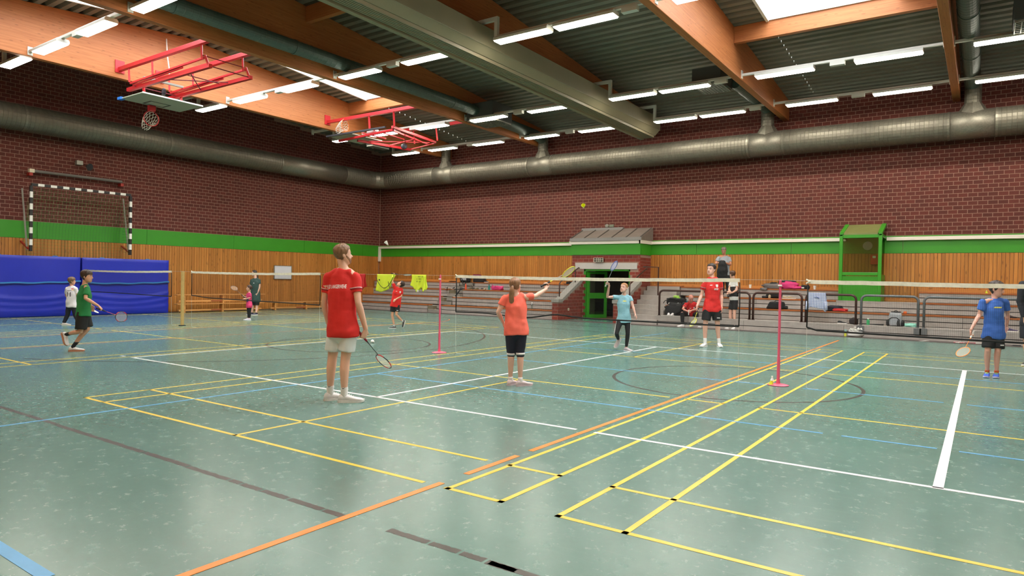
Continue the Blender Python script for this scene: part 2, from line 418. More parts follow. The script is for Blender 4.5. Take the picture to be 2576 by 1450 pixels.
def hid_far(p): return (5.6 < p[2]) or (-11.1 < p[0] < -7.95 and p[2] < 3.75) or (-1.3 < p[0] < .1 and p[2] < 3.6) or p[0] > 3.2
lay(wall_far, 0, XL+.02, 8.0, 3.12, lambda c: 7.84, YF, hid_far)
lay(wall_left, 1, 2.0, YF-.02, 3.12, lambda c: roofz(c)-.04, XL, lambda p: p[2] > 5.9 or (5.2 < p[1] < 8.6 and p[2] < 4.5))
# pine cladding, every plank a part
mp = MB(); mp.box(-.046, .046, -.022, .01, 0, 1.55); po = mp.build('plank', PINE, bevel=.006); 
for i in range(290):
    x = XL+.06+i*.1
    if -11.0 < x < -8.1: continue
    o = po.copy(); COL.objects.link(o); o.location = (x, YF, 1.0+.02*0); o.parent = wall_far
bpy.data.objects.remove(po)
mp = MB(); mp.box(-.01, .022, -.046, .046, .02, 2.55); po = mp.build('plank', PINE, bevel=.006)
for i in range(184):
    o = po.copy(); COL.objects.link(o); o.location = (XL, 2.6+i*.1, 0); o.parent = wall_left
bpy.data.objects.remove(po)
box('pine_panel', PINE, XL, XL+.02, YN, 2.55, .02, 2.55, wall_left)
# green panels
x = XL+.03; k = 0
while x < 8:
    L = 3.35
    if not (-11.2 < x+L/2 < -8): box('green_panel', GREEN, x, x+L-.012, YF-.03, YF, 2.555, 3.11, wall_far)
    x += L
box('green_panel', GREEN, -12.95, -10.99, YF-.0302, YF-.001, 2.555, 3.11, wall_far)
y = YN
while y < YF-.1:
    y1 = min(y+3.55, YF-.035); box('green_panel', GREEN, XL, XL+.03, y, y1-.012, 2.555, 3.11, wall_left); y += 3.55
# white cable duct along the far wall: trim
t = struct(box('trim_2', RAILW, XL+.02, -11.0, YF-.12, YF-.03, 2.96, 3.07, bevel=.006))
t = struct(box('trim_3', RAILW, -8.05, -1.15, YF-.12, YF-.03, 2.96, 3.07, bevel=.006))
t = struct(box('trim_4', RAILW, .02, 8, YF-.12, YF-.03, 2.96, 3.07, bevel=.006))
t = struct(box('trim_5', RAILW, XL+.02, XL+.15, YF-.121, YF-.03, 2.30, 2.96, bevel=.006))

# roof: corrugated deck by bays, tapered glulam beams, cross joists
ceiling = struct(MB().box(XL-.3, XL-.1, YN, YF, 7.9, 7.95).build('ceiling', DECK))
BEAMS = [-18.45, -13.1, -8.25, -3.25, 1.7, 6.7]
def deck(x0, x1, y0, y1):
    prof = []; y = y0; p = .31
    while y < y1-1e-6:
        for dy, dz in ((0, 0), (.145, 0), (.175, .11), (.28, .11)):
            if y+dy <= y1: prof.append((y+dy, dz))
        y += p
    prof.append((y1, 0))
    vs = []; 
    for a, dz in prof:
        for xx in (x0, x1): vs.append((xx, a, roofz(a)+dz))
    fs = [(2*i, 2*i+1, 2*i+3, 2*i+2) for i in range(len(prof)-1)]
    MB().add(vs, fs).build('deck_panel', DECK, ceiling)
edges = [XL-.2]+[b+.1 for b in BEAMS]+[XR+.2]
for a, b in zip(edges, edges[1:]):
    sk = [q for q in SKYLIGHTS if a < q[0] < b]
    if sk:
        x0, x1, y0, y1 = sk[0]
        deck(a, x0, YN-.2, YF+.2); deck(x1, b, YN-.2, YF+.2); deck(x0, x1, YN-.2, y0); deck(x0, x1, y1, YF+.2)
    else: deck(a, b, YN-.2, YF+.2)
for bx in BEAMS:
    poly = [(YN, 7.17), (YF, 7.17), (YF, roofz(YF)), (8, roofz(8)), (YN, roofz(YN))]
    struct(MB().prism(poly, 0, bx, bx+.2).build('roof_beam', GLULAM, bevel=.012))
for i, y in ((0, 14.72), (0, 1.2), (3, 14.72), (3, 1.2), (1, 8.45), (2, 8.45), (4, 8.45)):
    z = roofz(y); xa, xb = BEAMS[i]+.2, BEAMS[i+1]
    struct(box('roof_joist', GLULAM_X, xa, xb, y-.07, y+.08, z-.44, z+.0, bevel=.006))
PANE_SKY = pane_mat('skylight_pane', (245, 248, 250), .93)
for i, (x0, x1, y0, y1) in enumerate(SKYLIGHTS):
    wn = struct(thing('window_%d' % (i+1), None, None, ((x0+x1)/2, (y0+y1)/2, 9.0)))
    for xa, xb in ((x0-.02, x0+.05), (x1-.05, x1+.02)):
        MB().prism([(y0-.02, roofz(y0)-.06), (8, roofz(8)-.06), (y1+.02, roofz(y1)-.06), (y1+.02, 9.5), (y0-.02, 9.5)], 0, xa, xb).build('window_frame', WHITE, wn)
    for ya, yb in ((y0-.02, y0+.05), (y1-.05, y1+.02)):
        box('window_frame', WHITE, x0, x1, ya, yb, roofz(y1)-.03, 9.5, wn)
    n = 8
    for k in range(n):
        a = y0+(y1-y0)*k/n; b = y0+(y1-y0)*(k+1)/n
        box('pane', PANE_SKY, x0, x1, a+.03, b-.03, 9.50, 9.51, wn)
        if k: box('glazing_bar', WHITE, x0, x1, a-.03, a+.03, 9.47, 9.53, wn)
# ---------------------------------------------------------------- ventilation
def ribbed(p0, p1, r, pitch=.12, rib=.007, n=28):
    d = Vector(p1)-Vector(p0); L = d.length; prof = []; h = 0
    while h < L-.02:
        prof += [(r, h), (r, h+pitch*.8), (r+rib, h+pitch*.88), (r+rib, h+pitch*.94)]; h += pitch
    prof.append((r, L)); m = MB(); m.lathe(prof, p0, d, n); return m
DZ = 6.32; DR = .41; DY = 20.44; DX = -22.42
def collar(p, ax, r=DR):
    m = MB(); a = Vector(ax); m.lathe([(r, -.03), (r+.014, -.03), (r+.014, .03), (r, .03)], p, a, 28); return m
vd = thing('ventilation_duct', 'long ribbed metal duct running along the far brick wall', 'duct', (-6, DY, DZ-DR))
TAKE = [-18.1, -12.75, -3.62, 2.22, 8.2]
xs = [-21.6]+sorted(sum([[t-.58, t+.58] for t in TAKE], []))+[XR]
for i, (a, b) in enumerate(zip(xs, xs[1:])):
    if i % 2 == 0: ribbed((a, DY, DZ), (b, DY, DZ), DR).build('duct_section', GALV, vd, smooth=False)
    else:
        MB().lathe([(DR, 0), (DR, b-a)], (a, DY, DZ), (1, 0, 0), 28).build('duct_section', GALV_P, vd, smooth=True)
        t = (a+b)/2
        MB().loft([(t, DY, DZ+.08), (t, DY, DZ+.62)], [(.56, .36), (.215, .215)], (1, 0, 0), 8, False, False).build('branch_cone', GALV_P, vd)
        ribbed((t, DY, DZ+.6), (t, DY, DZ+1.2), .215, .1, .005, 20).build('branch_pipe', GALV, vd)
        for q in (a, b): collar((q, DY, DZ), (1, 0, 0)).build('collar', GALV_P, vd)
vd2 = thing('ventilation_duct', 'long ribbed metal duct along the left brick wall above the goal', 'duct', (DX, 10, DZ-DR))
ys = [YN, 1.5, 5.0, 9.6, 14.4, 18.0, 19.55]
for i, (a, b) in enumerate(zip(ys, ys[1:])):
    if i in (4,): MB().lathe([(DR, 0), (DR, b-a)], (DX, a, DZ), (0, 1, 0), 28).build('duct_section', GALV_P, vd2, smooth=True)
    else: ribbed((DX, a, DZ), (DX, b, DZ), DR).build('duct_section', GALV, vd2)
    collar((DX, b, DZ), (0, 1, 0)).build('collar', GALV_P, vd2)
pts = [(DX, 19.5, DZ)]+[(DX+.85-.85*math.cos(a), 19.58+.86*math.sin(a), DZ) for a in (0, .39, .785, 1.18, PI/2)]+[(-21.5, DY, DZ)]
MB().tube(pts, DR+.004, 28).build('elbow', GALV_P, vd2, smooth=False)
def inner_duct(x, y0, y1, z, r, lab, box_y=None, bw=.9, side=1):
    t = thing('air_pipe', lab, 'duct', (x, (y0+y1)/2, z-r))
    ribbed((x, y0, z), (x, y1, z), r, .16, .004, 20).build('pipe', PIPEG, t)
    for yy in np.arange(y0+3, y1, 3.2): collar((x, float(yy), z), (0, 1, 0), r).build('collar', PIPEG, t)
    return t
def plenum(x0, x1, y0, y1, z0, z1, lab):
    t = thing('air_outlet', lab, 'vent', ((x0+x1)/2, (y0+y1)/2, z0))
    box('casing', M('plenum_dark', (70, 72, 70), .6), x0, x1, y0, y1, z0+.06, z1, t, bevel=.01)
    m = MB(); n = 9
    for i in range(n+1):
        xx = x0+.03+(x1-x0-.06)*i/n; m.box(xx-.008, xx+.008, y0+.02, y1-.02, z0, z0+.05)
    for i in range(n+1):
        yy = y0+.03+(y1-y0-.06)*i/n; m.box(x0+.02, x1-.02, yy-.008, yy+.008, z0, z0+.05)
    m.build('grille', GREYM, t); return t
ap = inner_duct(-12.35, YN, 15.3, 7.48, .18, 'grey green air pipe hung beside the second wooden beam')
pb = plenum(-12.75, -11.6, 15.3, 16.5, 7.12, 7.75, 'dark grey box outlet at the end of the grey green pipe')
MB().loft([(-12.4, 16.45, 7.45), (-12.6, 19.6, 7.45), (-12.75, DY, 7.4)], [(.2, .2)]*3, (1, 0, 0), 18).build('pipe', PIPEG, ap, smooth=True)
ap3 = inner_duct(2.2, YN, 20.2, 7.5, .2, 'dark round pipe running behind the right hand wooden beam')
plenum(3.0, 4.1, 14.4, 15.6, 7.2, 7.8, 'perforated box outlet beside the dark round pipe')
plenum(-4.55, -3.7, 15.6, 16.7, 7.25, 7.75, 'dark box outlet hanging left of the bright wooden beam')
inner_duct(-3.62, 16.7, 20.3, 7.5, .17, 'short grey pipe from the box outlet to the wall duct')
plenum(-18.9, -18.0+.0-.5, 16.2, 17.2, 7.0, 7.2, 'small flat outlet under the roof near the left corner')

# ---------------------------------------------------------------- lamps
LAMP = M('lamp_diffuser', (255, 247, 230), .5, emit=LAMP_STRENGTH)
HOUS = M('lamp_housing', (208, 206, 196), .5)
LX = [-19.97, -17.75, -15.25, -12.6, -10.15, -7.1, -5.45, -2.67, -.22, 2.28, 4.75, 7.3, 9.75]
ROWS = [(18.92, 'row nearest the far wall'), (15.42, 'second row from the far wall'), (9.42, 'third row from the far wall'), (3.72, 'fourth row from the far wall'), (-2.2, 'near-side row')]
ORD = ['first', 'second', 'third', 'fourth', 'fifth', 'sixth', 'seventh', 'eighth', 'ninth', 'tenth', 'eleventh', 'twelfth', 'thirteenth']
lamp0 = None
LZ0 = 7.15
for y, rn in ROWS:
    for i, x in enumerate(LX):
        lab = 'lit batten lamp, %s from the left in the %s' % (ORD[i], rn)
        if lamp0 is None:
            lamp0 = thing('ceiling_lamp', lab, 'lamp', (x, y, LZ0), 'batten lamps under the roof')
            m = MB(); m.prism([(y-.15, LZ0+.02), (y+.15, LZ0+.02), (y+.15, LZ0+.08), (y+.12, LZ0+.115), (y-.12, LZ0+.115), (y-.15, LZ0+.08)], 0, x, x+1.5); m.build('housing', HOUS, lamp0)
            box('diffuser', LAMP, x+.02, x+1.48, y-.135, y+.135, LZ0-.005, LZ0+.025, lamp0, bevel=.01)
        else:
            l = copy_tree(lamp0, Vector((x, y, LZ0))-lamp0.location); l['label'] = lab
BAYN = ['left end bay', 'left skylight bay', 'bay left of the curtain', 'bay right of the curtain', 'right skylight bay', 'right end bay']
for y, rn in ROWS:
    for bi, (xa, xb) in enumerate(zip([-21.4]+[b+.2 for b in BEAMS], BEAMS+[XR])):
        if bi == 6: continue
        t = thing('lamp_rail', 'grey lamp rail, %s, %s' % (BAYN[bi], rn), 'rail', ((xa+xb)/2, y, 7.27), 'lamp rails')
        zr = (7.265, 7.325); xs0 = xa
        if bi in (0, 3):                                     # cranked end
            xc = {0: -20.05, 3: -7.15}[bi]; zu = 7.78
            box('crank', HOUS, xc, xc+.09, y-.045, y+.045, 7.265, zu, t); box('crank', HOUS, xa+.02, xc, y-.045, y+.045, zu-.09, zu, t)
            box('end_plate', HOUS, xa, xa+.02, y-.06, y+.06, zu-.16, zu+.06, t); xs0 = xc
        else:
            box('end_plate', HOUS, xa, xa+.02, y-.06, y+.06, 7.2, 7.42, t)
        box('track', HOUS, xs0, xb-.02, y-.04, y+.04, zr[0], zr[1], t)
        box('end_plate', HOUS, xb-.02, xb, y-.06, y+.06, 7.2, 7.42, t)
        if bi in (2, 4): box('junction_box', HOUS, xb-2.55+.06, xb-2.2+.06, y-.07, y+.07, 7.16, 7.265, t)
        if bi in (3,): box('junction_box', HOUS, xb-.55, xb-.2, y-.07, y+.07, 7.16, 7.265, t)
        if bi in (1,): box('junction_box', HOUS, xb-2.5, xb-2.2, y-.07, y+.07, 7.16, 7.265, t)

# ---------------------------------------------------------------- rolled divider curtain in its housing
ch = thing('curtain_housing', 'long beige housing of the rolled dividing curtain under the roof', 'housing', (-7.75, 8, 6.85))
MB().prism([(-8.04, 7.15), (-7.42, 7.15), (-7.42, 7.62), (-8.04, 7.62)], 1, YN, 20.2).build('upper_case', CURT, ch, bevel=.015)
MB().prism([(-8.02, 6.98), (-7.60, 6.98), (-7.44, 7.15), (-8.02, 7.15)], 1, YN, 20.15).build('lower_case', CURT, ch)
m = MB()
for k in range(6): m.box(-7.99+k*.065, -7.95+k*.065, YN, 20.1, 6.90, 6.985)
m.build('rib', CURT, ch); box('bottom_rail', CURT, -8.16, -8.03, YN, 20.1, 6.86, 6.92, ch)

# ---------------------------------------------------------------- basketball frames folded up under the roof
NETW = M('net_cord_white', (222, 216, 204), .8); BOARDM = M('backboard_grey', (172, 178, 160), .5); BLUEF = M('blue_foam', (40, 120, 220), .6)
def ring_net(t, c, ax, u, name_ring='ring', col=REDP):
    """hoop ring at c, plane normal ax, net hanging/drooping along ax side u"""
    ax = Vector(ax).normalized(); a = ax.orthogonal().normalized(); b = ax.cross(a); c = Vector(c)
    MB().tube([c+(a*math.cos(2*PI*i/28)+b*math.sin(2*PI*i/28))*.225 for i in range(28)], .012, 8, True).build(name_ring, col, t, smooth=True)
    m = MB(); n = 12; L = 4
    def P(i, k):
        an = 2*PI*(i+.5*(k % 2))/n; r = .222-.024*k; q = c+(a*math.cos(an)+b*math.sin(an))*r+ax*(.085*k)+Vector((0, 0, -.012*k*k)) 
        return q
    for i in range(n):
        for k in range(L):
            m.tube([P(i, k), P(i, k+1)], .006, 5); m.tube([P(i, k), P(i-1 if k % 2 == 0 else i+1, k+1)], .006, 5)
    o = m.build('net', NETW, t); o['kind'] = 'stuff'
def bar(t, name, p, q, r=.035, mat=None):
    p, q = Vector(p), Vector(q); d = (q-p); L = d.length; d = d.normalized(); u = d.orthogonal().normalized()
    if abs(d.z) < .9: u = Vector((0, 0, 1))-d*d.z; u.normalize()
    m = MB(); m.obox((p+q)/2, d, d.cross(u), u, L/2, r, r); return m.build(name, mat or REDP, t, bevel=.004)
h1 = thing('basketball_hoop', 'red folding basketball frame with grey board facing down, nearer of the two', 'hoop', (-16, 6.8, 6.5))
for yy in (5.98, 7.15):
    bar(h1, 'mounting_beam', (-18.22, yy, 7.42), (-13.1, yy, 7.42), .055)
    box('beam_plate', REDP, -18.25, -18.22, yy-.13, yy+.13, 7.32, 7.68, h1)
    for xx in (-17.7, -16.4, -13.95): bar(h1, 'hanger', (xx, yy, 7.42), (xx, yy+.02, 6.98), .022)
    bar(h1, 'upper_arm', (-17.7, yy+.05, 6.95), (-13.95, yy+.08, 7.05), .026); bar(h1, 'strut', (-17.65, yy+.1, 6.9), (-15.0, yy+.1, 6.98), .02)
    bar(h1, 'lower_arm', (-18.15, yy+.2, 6.86), (-13.85, yy+.2, 6.86), .05); bar(h1, 'end_post', (-13.95, yy+.1, 7.12), (-13.9, yy+.2, 6.82), .028)
for p, q in (((-13.9, 6.2, 6.86), (-13.9, 7.35, 6.86)), ((-15.3, 6.2, 6.9), (-15.3, 7.35, 6.9)), ((-14.9, 6.2, 6.9), (-16.3, 7.35, 6.86)), ((-16.1, 6.2, 6.86), (-14.8, 7.35, 6.86)), ((-17.6, 6.1, 6.88), (-17.6, 7.35, 6.88)), ((-13.95, 6.0, 7.1), (-13.95, 7.2, 7.1))):
    bar(h1, 'cross_rod', p, q, .012, M('dark_red', (110, 26, 34), .5))
for yy in (6.28, 7.38): bar(h1, 'board_bracket', (-17.45, yy, 6.86), (-17.4, yy, 6.62), .03)
bar(h1, 'winch_bar', (-17.0, 6.05, 7.02), (-17.0, 7.2, 7.02), .03, GREYM)
MB().lathe([(.05, 0), (.06, .05), (.06, .16), (.03, .2)], (-17.25, 6.75, 6.72), (0, .1, 1), 12).build('winch_motor', M('dark_grey_metal', (60, 60, 66), .4, metal=.5), h1)
box('backboard', BOARDM, -18.32, -17.02, 6.03, 7.83, 6.585, 6.61, h1)
box('board_edge', WHITE, -17.02, -16.99, 6.03, 7.83, 6.58, 6.62, h1)
m = MB(); y0, y1, x0, x1 = 6.62, 7.24, -18.2, -17.72
for b in ((x0, x1, y0, y0+.04), (x0, x1, y1-.04, y1), (x0, x0+.04, y0, y1), (x1-.04, x1, y0, y1)): m.box(*b, 6.580, 6.586)
m.build('board_marking', BLACK, h1)
box('corner_pad', BLUEF, -18.4, -18.2, 5.99, 6.12, 6.56, 6.64, h1, bevel=.01)
box('ring_bracket', REDP, -18.36, -18.2, 6.85, 7.02, 6.42, 6.585, h1)
ring_net(h1, (-18.32, 6.95, 6.2), (-1, .0, 0.0), None)
h2 = thing('basketball_hoop', 'red folding basketball frame with orange ring standing above its edge-on board', 'hoop', (-16, 14.4, 6.8))
bar(h2, 'mounting_beam', (-18.22, 13.6, 7.42), (-13.1, 13.6, 7.42), .055); box('beam_plate', REDP, -18.25, -18.22, 13.47, 13.73, 7.32, 7.68, h2)
bar(h2, 'mounting_beam', (-18.22, 16.2, 7.42), (-13.1, 16.2, 7.42), .055)
box('backboard', M('board_dark_edge', (58, 58, 62), .5), -18.1, -14.95+.0, 13.42, 13.5, 6.80, 6.86, h2); 
box('backboard_face', BOARDM, -18.1, -16.9, 13.5, 15.2, 6.84, 6.87, h2)
for xx in (-15.95, -14.7): bar(h2, 'hanger', (xx, 13.6, 7.42), (xx, 13.65, 6.86), .035)
for xx in (-15.0, -16.2): bar(h2, 'hanger', (xx, 16.2, 7.42), (xx, 16.3, 6.86), .03)
for p, q, r in (((-14.75, 13.6, 6.84), (-15.2, 16.4, 6.84), .045), ((-17.2, 14.2, 6.72), (-16.7, 16.6, 6.72), .045), ((-17.9, 13.9, 6.72), (-14.8, 13.7, 6.76), .04), ((-15.2, 14.0, 6.86), (-15.6, 16.4, 6.8), .03), ((-15.2, 16.4, 6.8), (-16.7, 16.6, 6.74), .02), ((-15.3, 15.4, 6.8), (-16.9, 15.6, 6.74), .02), ((-15.1, 14.6, 6.8), (-16.8, 16.4, 6.74), .016), ((-15.3, 16.2, 6.8), (-17.0, 14.6, 6.74), .016), ((-16.5, 13.8, 6.86), (-16.5, 15.0, 6.86), .02), ((-15.9, 13.8, 6.9), (-15.9, 15.4, 6.84), .02)):
    bar(h2, 'frame_bar', p, q, r)
MB().lathe([(.07, 0), (.07, .5)], (-16.3, 13.9, 6.87), (1, .0, 0), 12).build('winch_drum', M('silver', (196, 192, 190), .4, metal=.4), h2)
MB().lathe([(.1, 0), (.12, .03), (.12, .09), (.06, .12)], (-16.1, 15.6, 6.60), (.6, -.6, .3), 14).build('winch_motor', M('dark_grey_metal', (60, 60, 66), .4, metal=.5), h2)
ring_net(h2, (-17.25, 13.62, 7.2), (-1, -.25, 0), None, 'ring', M('orange_ring', (232, 118, 60), .4))
cable = thing('hanging_cable', 'pale cable hanging down in front of the bright wooden beam', 'cable', (-18.15, 7.4, 7.3))
MB().tube([(-18.16, 7.3, 8.7), (-18.14, 7.32, 8.2), (-18.1, 7.36, 7.8), (-18.14, 7.4, 7.4)], .018, 6).build('cable', WHITE, cable)

# ---------------------------------------------------------------- porch with the hall door
porch = struct(thing('wall_porch', None, None, (-9.5, 20.05, 0)))
m = MB(); PF = 20.05
m.box(-11.0, -10.47, PF, YF, 0, 2.55); m.box(-8.46, -8.05, PF, YF, 0, 2.55); m.box(-10.47, -8.46, PF, PF+.3, 2.0, 2.55)
m.build('masonry', MORTAR, porch)
BM = {}
def bricks(parent, axis, u0, u1, z0, z1, fixed, out, holes=(), top=None, mat=None):
    """single bricks on a wall face; axis 0 faces -y (out=-1), axis 1 faces +x (out=+1)"""
    row = 0; z = z0+.0625
    while z+.05 < z1:
        c = u0-.125*(row % 2)
        while c < u1-.03:
            a, b = max(c+.008, u0), min(c+.242, u1); mid = (a+b)/2
            ok = b-a > .04 and not any(h[0] < mid < h[1] and h[2] < z < h[3] for h in holes)
            if ok and top: ok = z+.06 < min(top(a), top(b))
            if ok:
                if axis not in BM:
                    q = MB(); q.box(-.5, .5, -.004, .01, -.0545, .0545) if axis == 0 else q.box(-.01, .004, -.5, .5, -.0545, .0545)
                    o_ = q.build('brick', BRICK_P); BM[axis] = o_.data; bpy.data.objects.remove(o_)
                o = bpy.data.objects.new('brick', BM[axis]); COL.objects.link(o); o.parent = parent
                p = (mid, fixed, z) if axis == 0 else (fixed, mid, z)
                o.location = Vector(p)-origin(parent); o.scale = (b-a, 1, 1) if axis == 0 else (1, b-a, 1)
            c += .25
        z += .125; row += 1
bricks(porch, 0, -11.0, -8.05, 0, 2.52, PF, -1, holes=((-10.5, -8.44, -1, 2.0), (-10.86, -8.16, 1.93, 2.21)))
bricks(porch, 1, PF, YF, 1.3, 2.52, -8.05, 1)
box('lintel', M('lintel_concrete', (186, 180, 176), .7, var=.04, vscale=4), -10.85, -8.17, PF-.02, PF+.05, 1.97, 2.21, porch)
box('green_panel', GREEN, -11.03, -8.04, PF-.05, PF+.02, 2.53, 2.96, porch); box('green_panel', GREEN, -8.08, -8.03, PF+.02, YF, 2.53, 2.96, porch)
box('white_duct', RAILW, -11.1, -8.02, PF-.1, PF-.02, 2.95, 3.08, porch); box('white_duct', RAILW, -8.08, -7.99, PF-.1, YF, 2.95, 3.08, porch)
RZ = M('roof_zinc', (128, 118, 110), .5, metal=.25, var=.12, vscale=3)
m = MB(); m.prism([(PF-.12, 3.08), (YF, 3.08), (YF, 3.62), (PF-.12, 3.18)], 0, -11.05, -7.98); m.build('porch_roof', RZ, porch)
for k in range(6):
    xx = -11.03+k*.6; MB().prism([(PF-.12, 3.18), (YF-.1, 3.585), (YF-.1, 3.615), (PF-.12, 3.21)], 0, xx, xx+.03).build('roof_seam', M('roof_seam_dark', (86, 80, 76), .5), porch)
box('porch_flashing', M('flashing', (136, 134, 132), .5, metal=.3), -11.06, -9.2, YF-.16, YF, 3.56, 3.66, porch); box('porch_fascia', M('flashing', (136, 134, 132)), -11.06, -7.97, PF-.14, PF-.11, 3.07, 3.19, porch)
al = thing('siren', 'small round grey siren on the wall above the porch roof', 'siren', (-9.92, YF-.08, 3.72))
MB().lathe([(.05, 0), (.075, .03), (.075, .09), (.04, .12)], (-9.95, YF, 3.74), (0, -1, 0), 14).build('horn', GREYM, al); box('siren_box', M('greenish_grey', (120, 128, 110), .5), -9.84, -9.66, YF-.08, YF, 3.69, 3.79, al)
# doorway
d1 = struct(thing('door_1', None, None, (-9.46, PF+.08, 0)))
for b in ((-10.47, -10.40, 0, 1.97), (-8.53, -8.46, 0, 1.97), (-10.47, -8.46, 1.90, 1.97)): box('door_frame', GREEN_P, b[0], b[1], PF+.03, PF+.17, b[2], b[3], d1)
GLASS = pane_mat('door_glass', (205, 215, 210), .86)
def leaf(hx, hy, ang, w_, nm):
    ax = Vector((math.cos(ang), math.sin(ang), 0)); ay = Vector((-ax.y, ax.x, 0)); az = Vector((0, 0, 1)); o = Vector((hx, hy, 0))
    t = MB()
    def pc(u0, u1, z0, z1, th=.025): t.obox(o+ax*((u0+u1)/2)+az*((z0+z1)/2), ax, ay, az, (u1-u0)/2, th, (z1-z0)/2)
    pc(0, .14, .02, 1.88); pc(w_-.12, w_, .02, 1.88); pc(.14, w_-.12, .02, .16); pc(.14, w_-.12, .80, 1.02); pc(.14, w_-.12, 1.78, 1.88)
    t.build(nm, GREEN_P, d1)
    g = MB(); g.obox(o+ax*w_/2+az*.48, ax, ay, az, w_/2-.13, .004, .33); g.obox(o+ax*w_/2+az*1.4, ax, ay, az, w_/2-.13, .004, .39); g.build('door_pane', GLASS, d1)
    hb = MB(); hb.tube([o+ax*(w_-.06)+ay*.05+az*.95, o+ax*(w_-.2)+ay*.06+az*.95], .012, 8); hb.build('door_handle', GREYM, d1)
leaf(-10.39, PF+.1, 1.03, .95, 'door_leaf'); leaf(-8.54, PF+.12, PI-1.5, .95, 'door_leaf')
# vestibule behind
VW = M('vestibule_wall', (112, 98, 88), .8, var=.05, vscale=2)
vb = struct(box('wall_vestibule', VW, -12.2, -8.62, 24.0, 24.1, 0, 2.5)); struct(box('wall_vestibule', VW, -8.62, -6.8, 24.0, 24.1, 0, .9))
struct(box('wall_vestibule', VW, -12.3, -12.2, YF, 24.1, 0, 2.5)); struct(box('wall_vestibule', VW, -6.8, -6.7, YF, 24.1, 0, 2.5))
struct(box('ceiling_vestibule', VW, -12.3, -6.7, YF+.02, 24.1, 2.5, 2.6))
w3 = struct(thing('window_3', None, None, (-8, 24.05, .9)))
box('pane', GLASS, -8.6, -6.8, 24.04, 24.05, .9, 2.45, w3); box('window_frame', GREEN_P, -8.62, -6.8, 24.0, 24.1, 2.42, 2.5, w3); box('window_frame', GREEN_P, -8.64, -8.58, 24.0, 24.1, .9, 2.5, w3)
box('matting', M('brown_matting', (120, 84, 54), .8), -10.5, -8.4, 20.3, 23.9, .002, .008, floor)
tc_ = thing('transport_cart', 'dark platform cart with a caster wheel inside the doorway', 'cart', (-10.1, 22.0, 0))
box('cart_deck', BLACK, -10.9, -9.7, 21.7, 22.3, .24, .30, tc_); box('cart_load', M('dark_cloth', (38, 38, 42), .9, bump=.4, bscale=12), -10.85, -9.75, 21.75, 22.25, .30, .62, tc_, bevel=.05)
MB().lathe([(.1, -.03), (.14, -.025), (.14, .025), (.1, .03)], (-9.95, 21.85, .14), (1, .3, 0), 18).build('caster', M('caster_grey', (110, 110, 112), .5), tc_); MB().lathe([(.05, -.035), (.05, .035)], (-9.95, 21.85, .14), (1, .3, 0), 12).build('caster_hub', WHITE, tc_)
ct = thing('counter', 'beige wooden counter standing in the vestibule behind the cart', 'counter', (-9.4, 23.2, 0))
box('counter_body', M('beige_board', (170, 150, 130), .6), -10.6, -8.8, 23.0, 23.5, 0, .95, ct); box('counter_top', M('counter_top', (120, 84, 64), .5), -10.65, -8.75, 22.95, 23.55, .95, 1.0, ct)
# parapets left and right of the door recess
def parapet(x0, x1, za, zb, lab):
    t = struct(thing('wall_parapet', None, None, ((x0+x1)/2, 19.1, 0)))
    ya = 18.2; top = lambda y: za-.13+(zb-za)*(y-ya)/(PF-ya)
    MB().prism([(ya, 0), (PF, 0), (PF, top(PF)), (ya+.25, top(ya)), (ya, top(ya))], 0, x0, x1-.005).build('masonry', MORTAR, t)
    MB().prism([(ya-.03, top(ya)), (ya+.25, top(ya)), (PF, top(PF)-.02), (PF, top(PF)+.13), (ya+.25, top(ya)+.12), (ya-.03, top(ya)+.12)], 0, x0-.03, x1+.03).build('coping', M('coping_concrete', (150, 146, 140), .8, var=.08, vscale=8), t)
    bricks(t, 1, ya, PF, 0, 2.4, x1, 1, top=lambda y: max(top(ya), top(max(ya, y-.2)))+.03); bricks(t, 0, x0, x1, 0, top(ya)+.01, ya, -1)
    return t
parapet(-10.78, -10.52, .80, 1.62, ''); parapet(-8.23, -8.0, .84, 1.55, '')
sk = thing('wall_socket', 'small cream wall socket on the left brick parapet', 'socket', (-10.5, 18.95, .37))
box('plate', M('cream_plastic', (222, 212, 186), .5), -10.508, -10.49, 18.9, 19.0, .34, .44, sk); box('socket_face', M('cream_dark', (180, 170, 150), .5), -10.49, -10.486, 18.92, 18.98, .36, .42, sk)
def hrail(pts, r, name, lab, mat, group=None):
    lo = min(p[2] for p in pts); t = thing(name, lab, 'handrail', (pts[0][0], pts[0][1], lo), group); MB().tube(pts, r, 10).build('tube', mat, t, smooth=True); return t
r1 = hrail([(-10.65, 18.5, .88), (-10.65, 18.5, 1.38), (-10.65, 18.6, 1.46), (-10.65, 19.95, 2.02), (-10.65, 20.0, 2.0)], .025, 'handrail', 'dark brown handrail climbing the left parapet of the doorway', BROWN)
MB().tube([(-10.65, 19.7, 1.42), (-10.65, 19.7, 1.9)], .022, 10).build('post', BROWN, r1)
r2 = hrail([(-7.86, 18.75, .36), (-7.86, 18.75, 1.42), (-7.86, 18.85, 1.46), (-7.86, 20.2, 2.0), (-7.86, 20.25, 1.98)], .028, 'handrail', 'dark brown handrail of the steps right of the porch', BROWN)
MB().tube([(-7.3, 20.0, 1.0), (-7.3, 20.0, 2.05), (-7.9, 20.0, 2.07)], .026, 10).build('post', BROWN, r2)
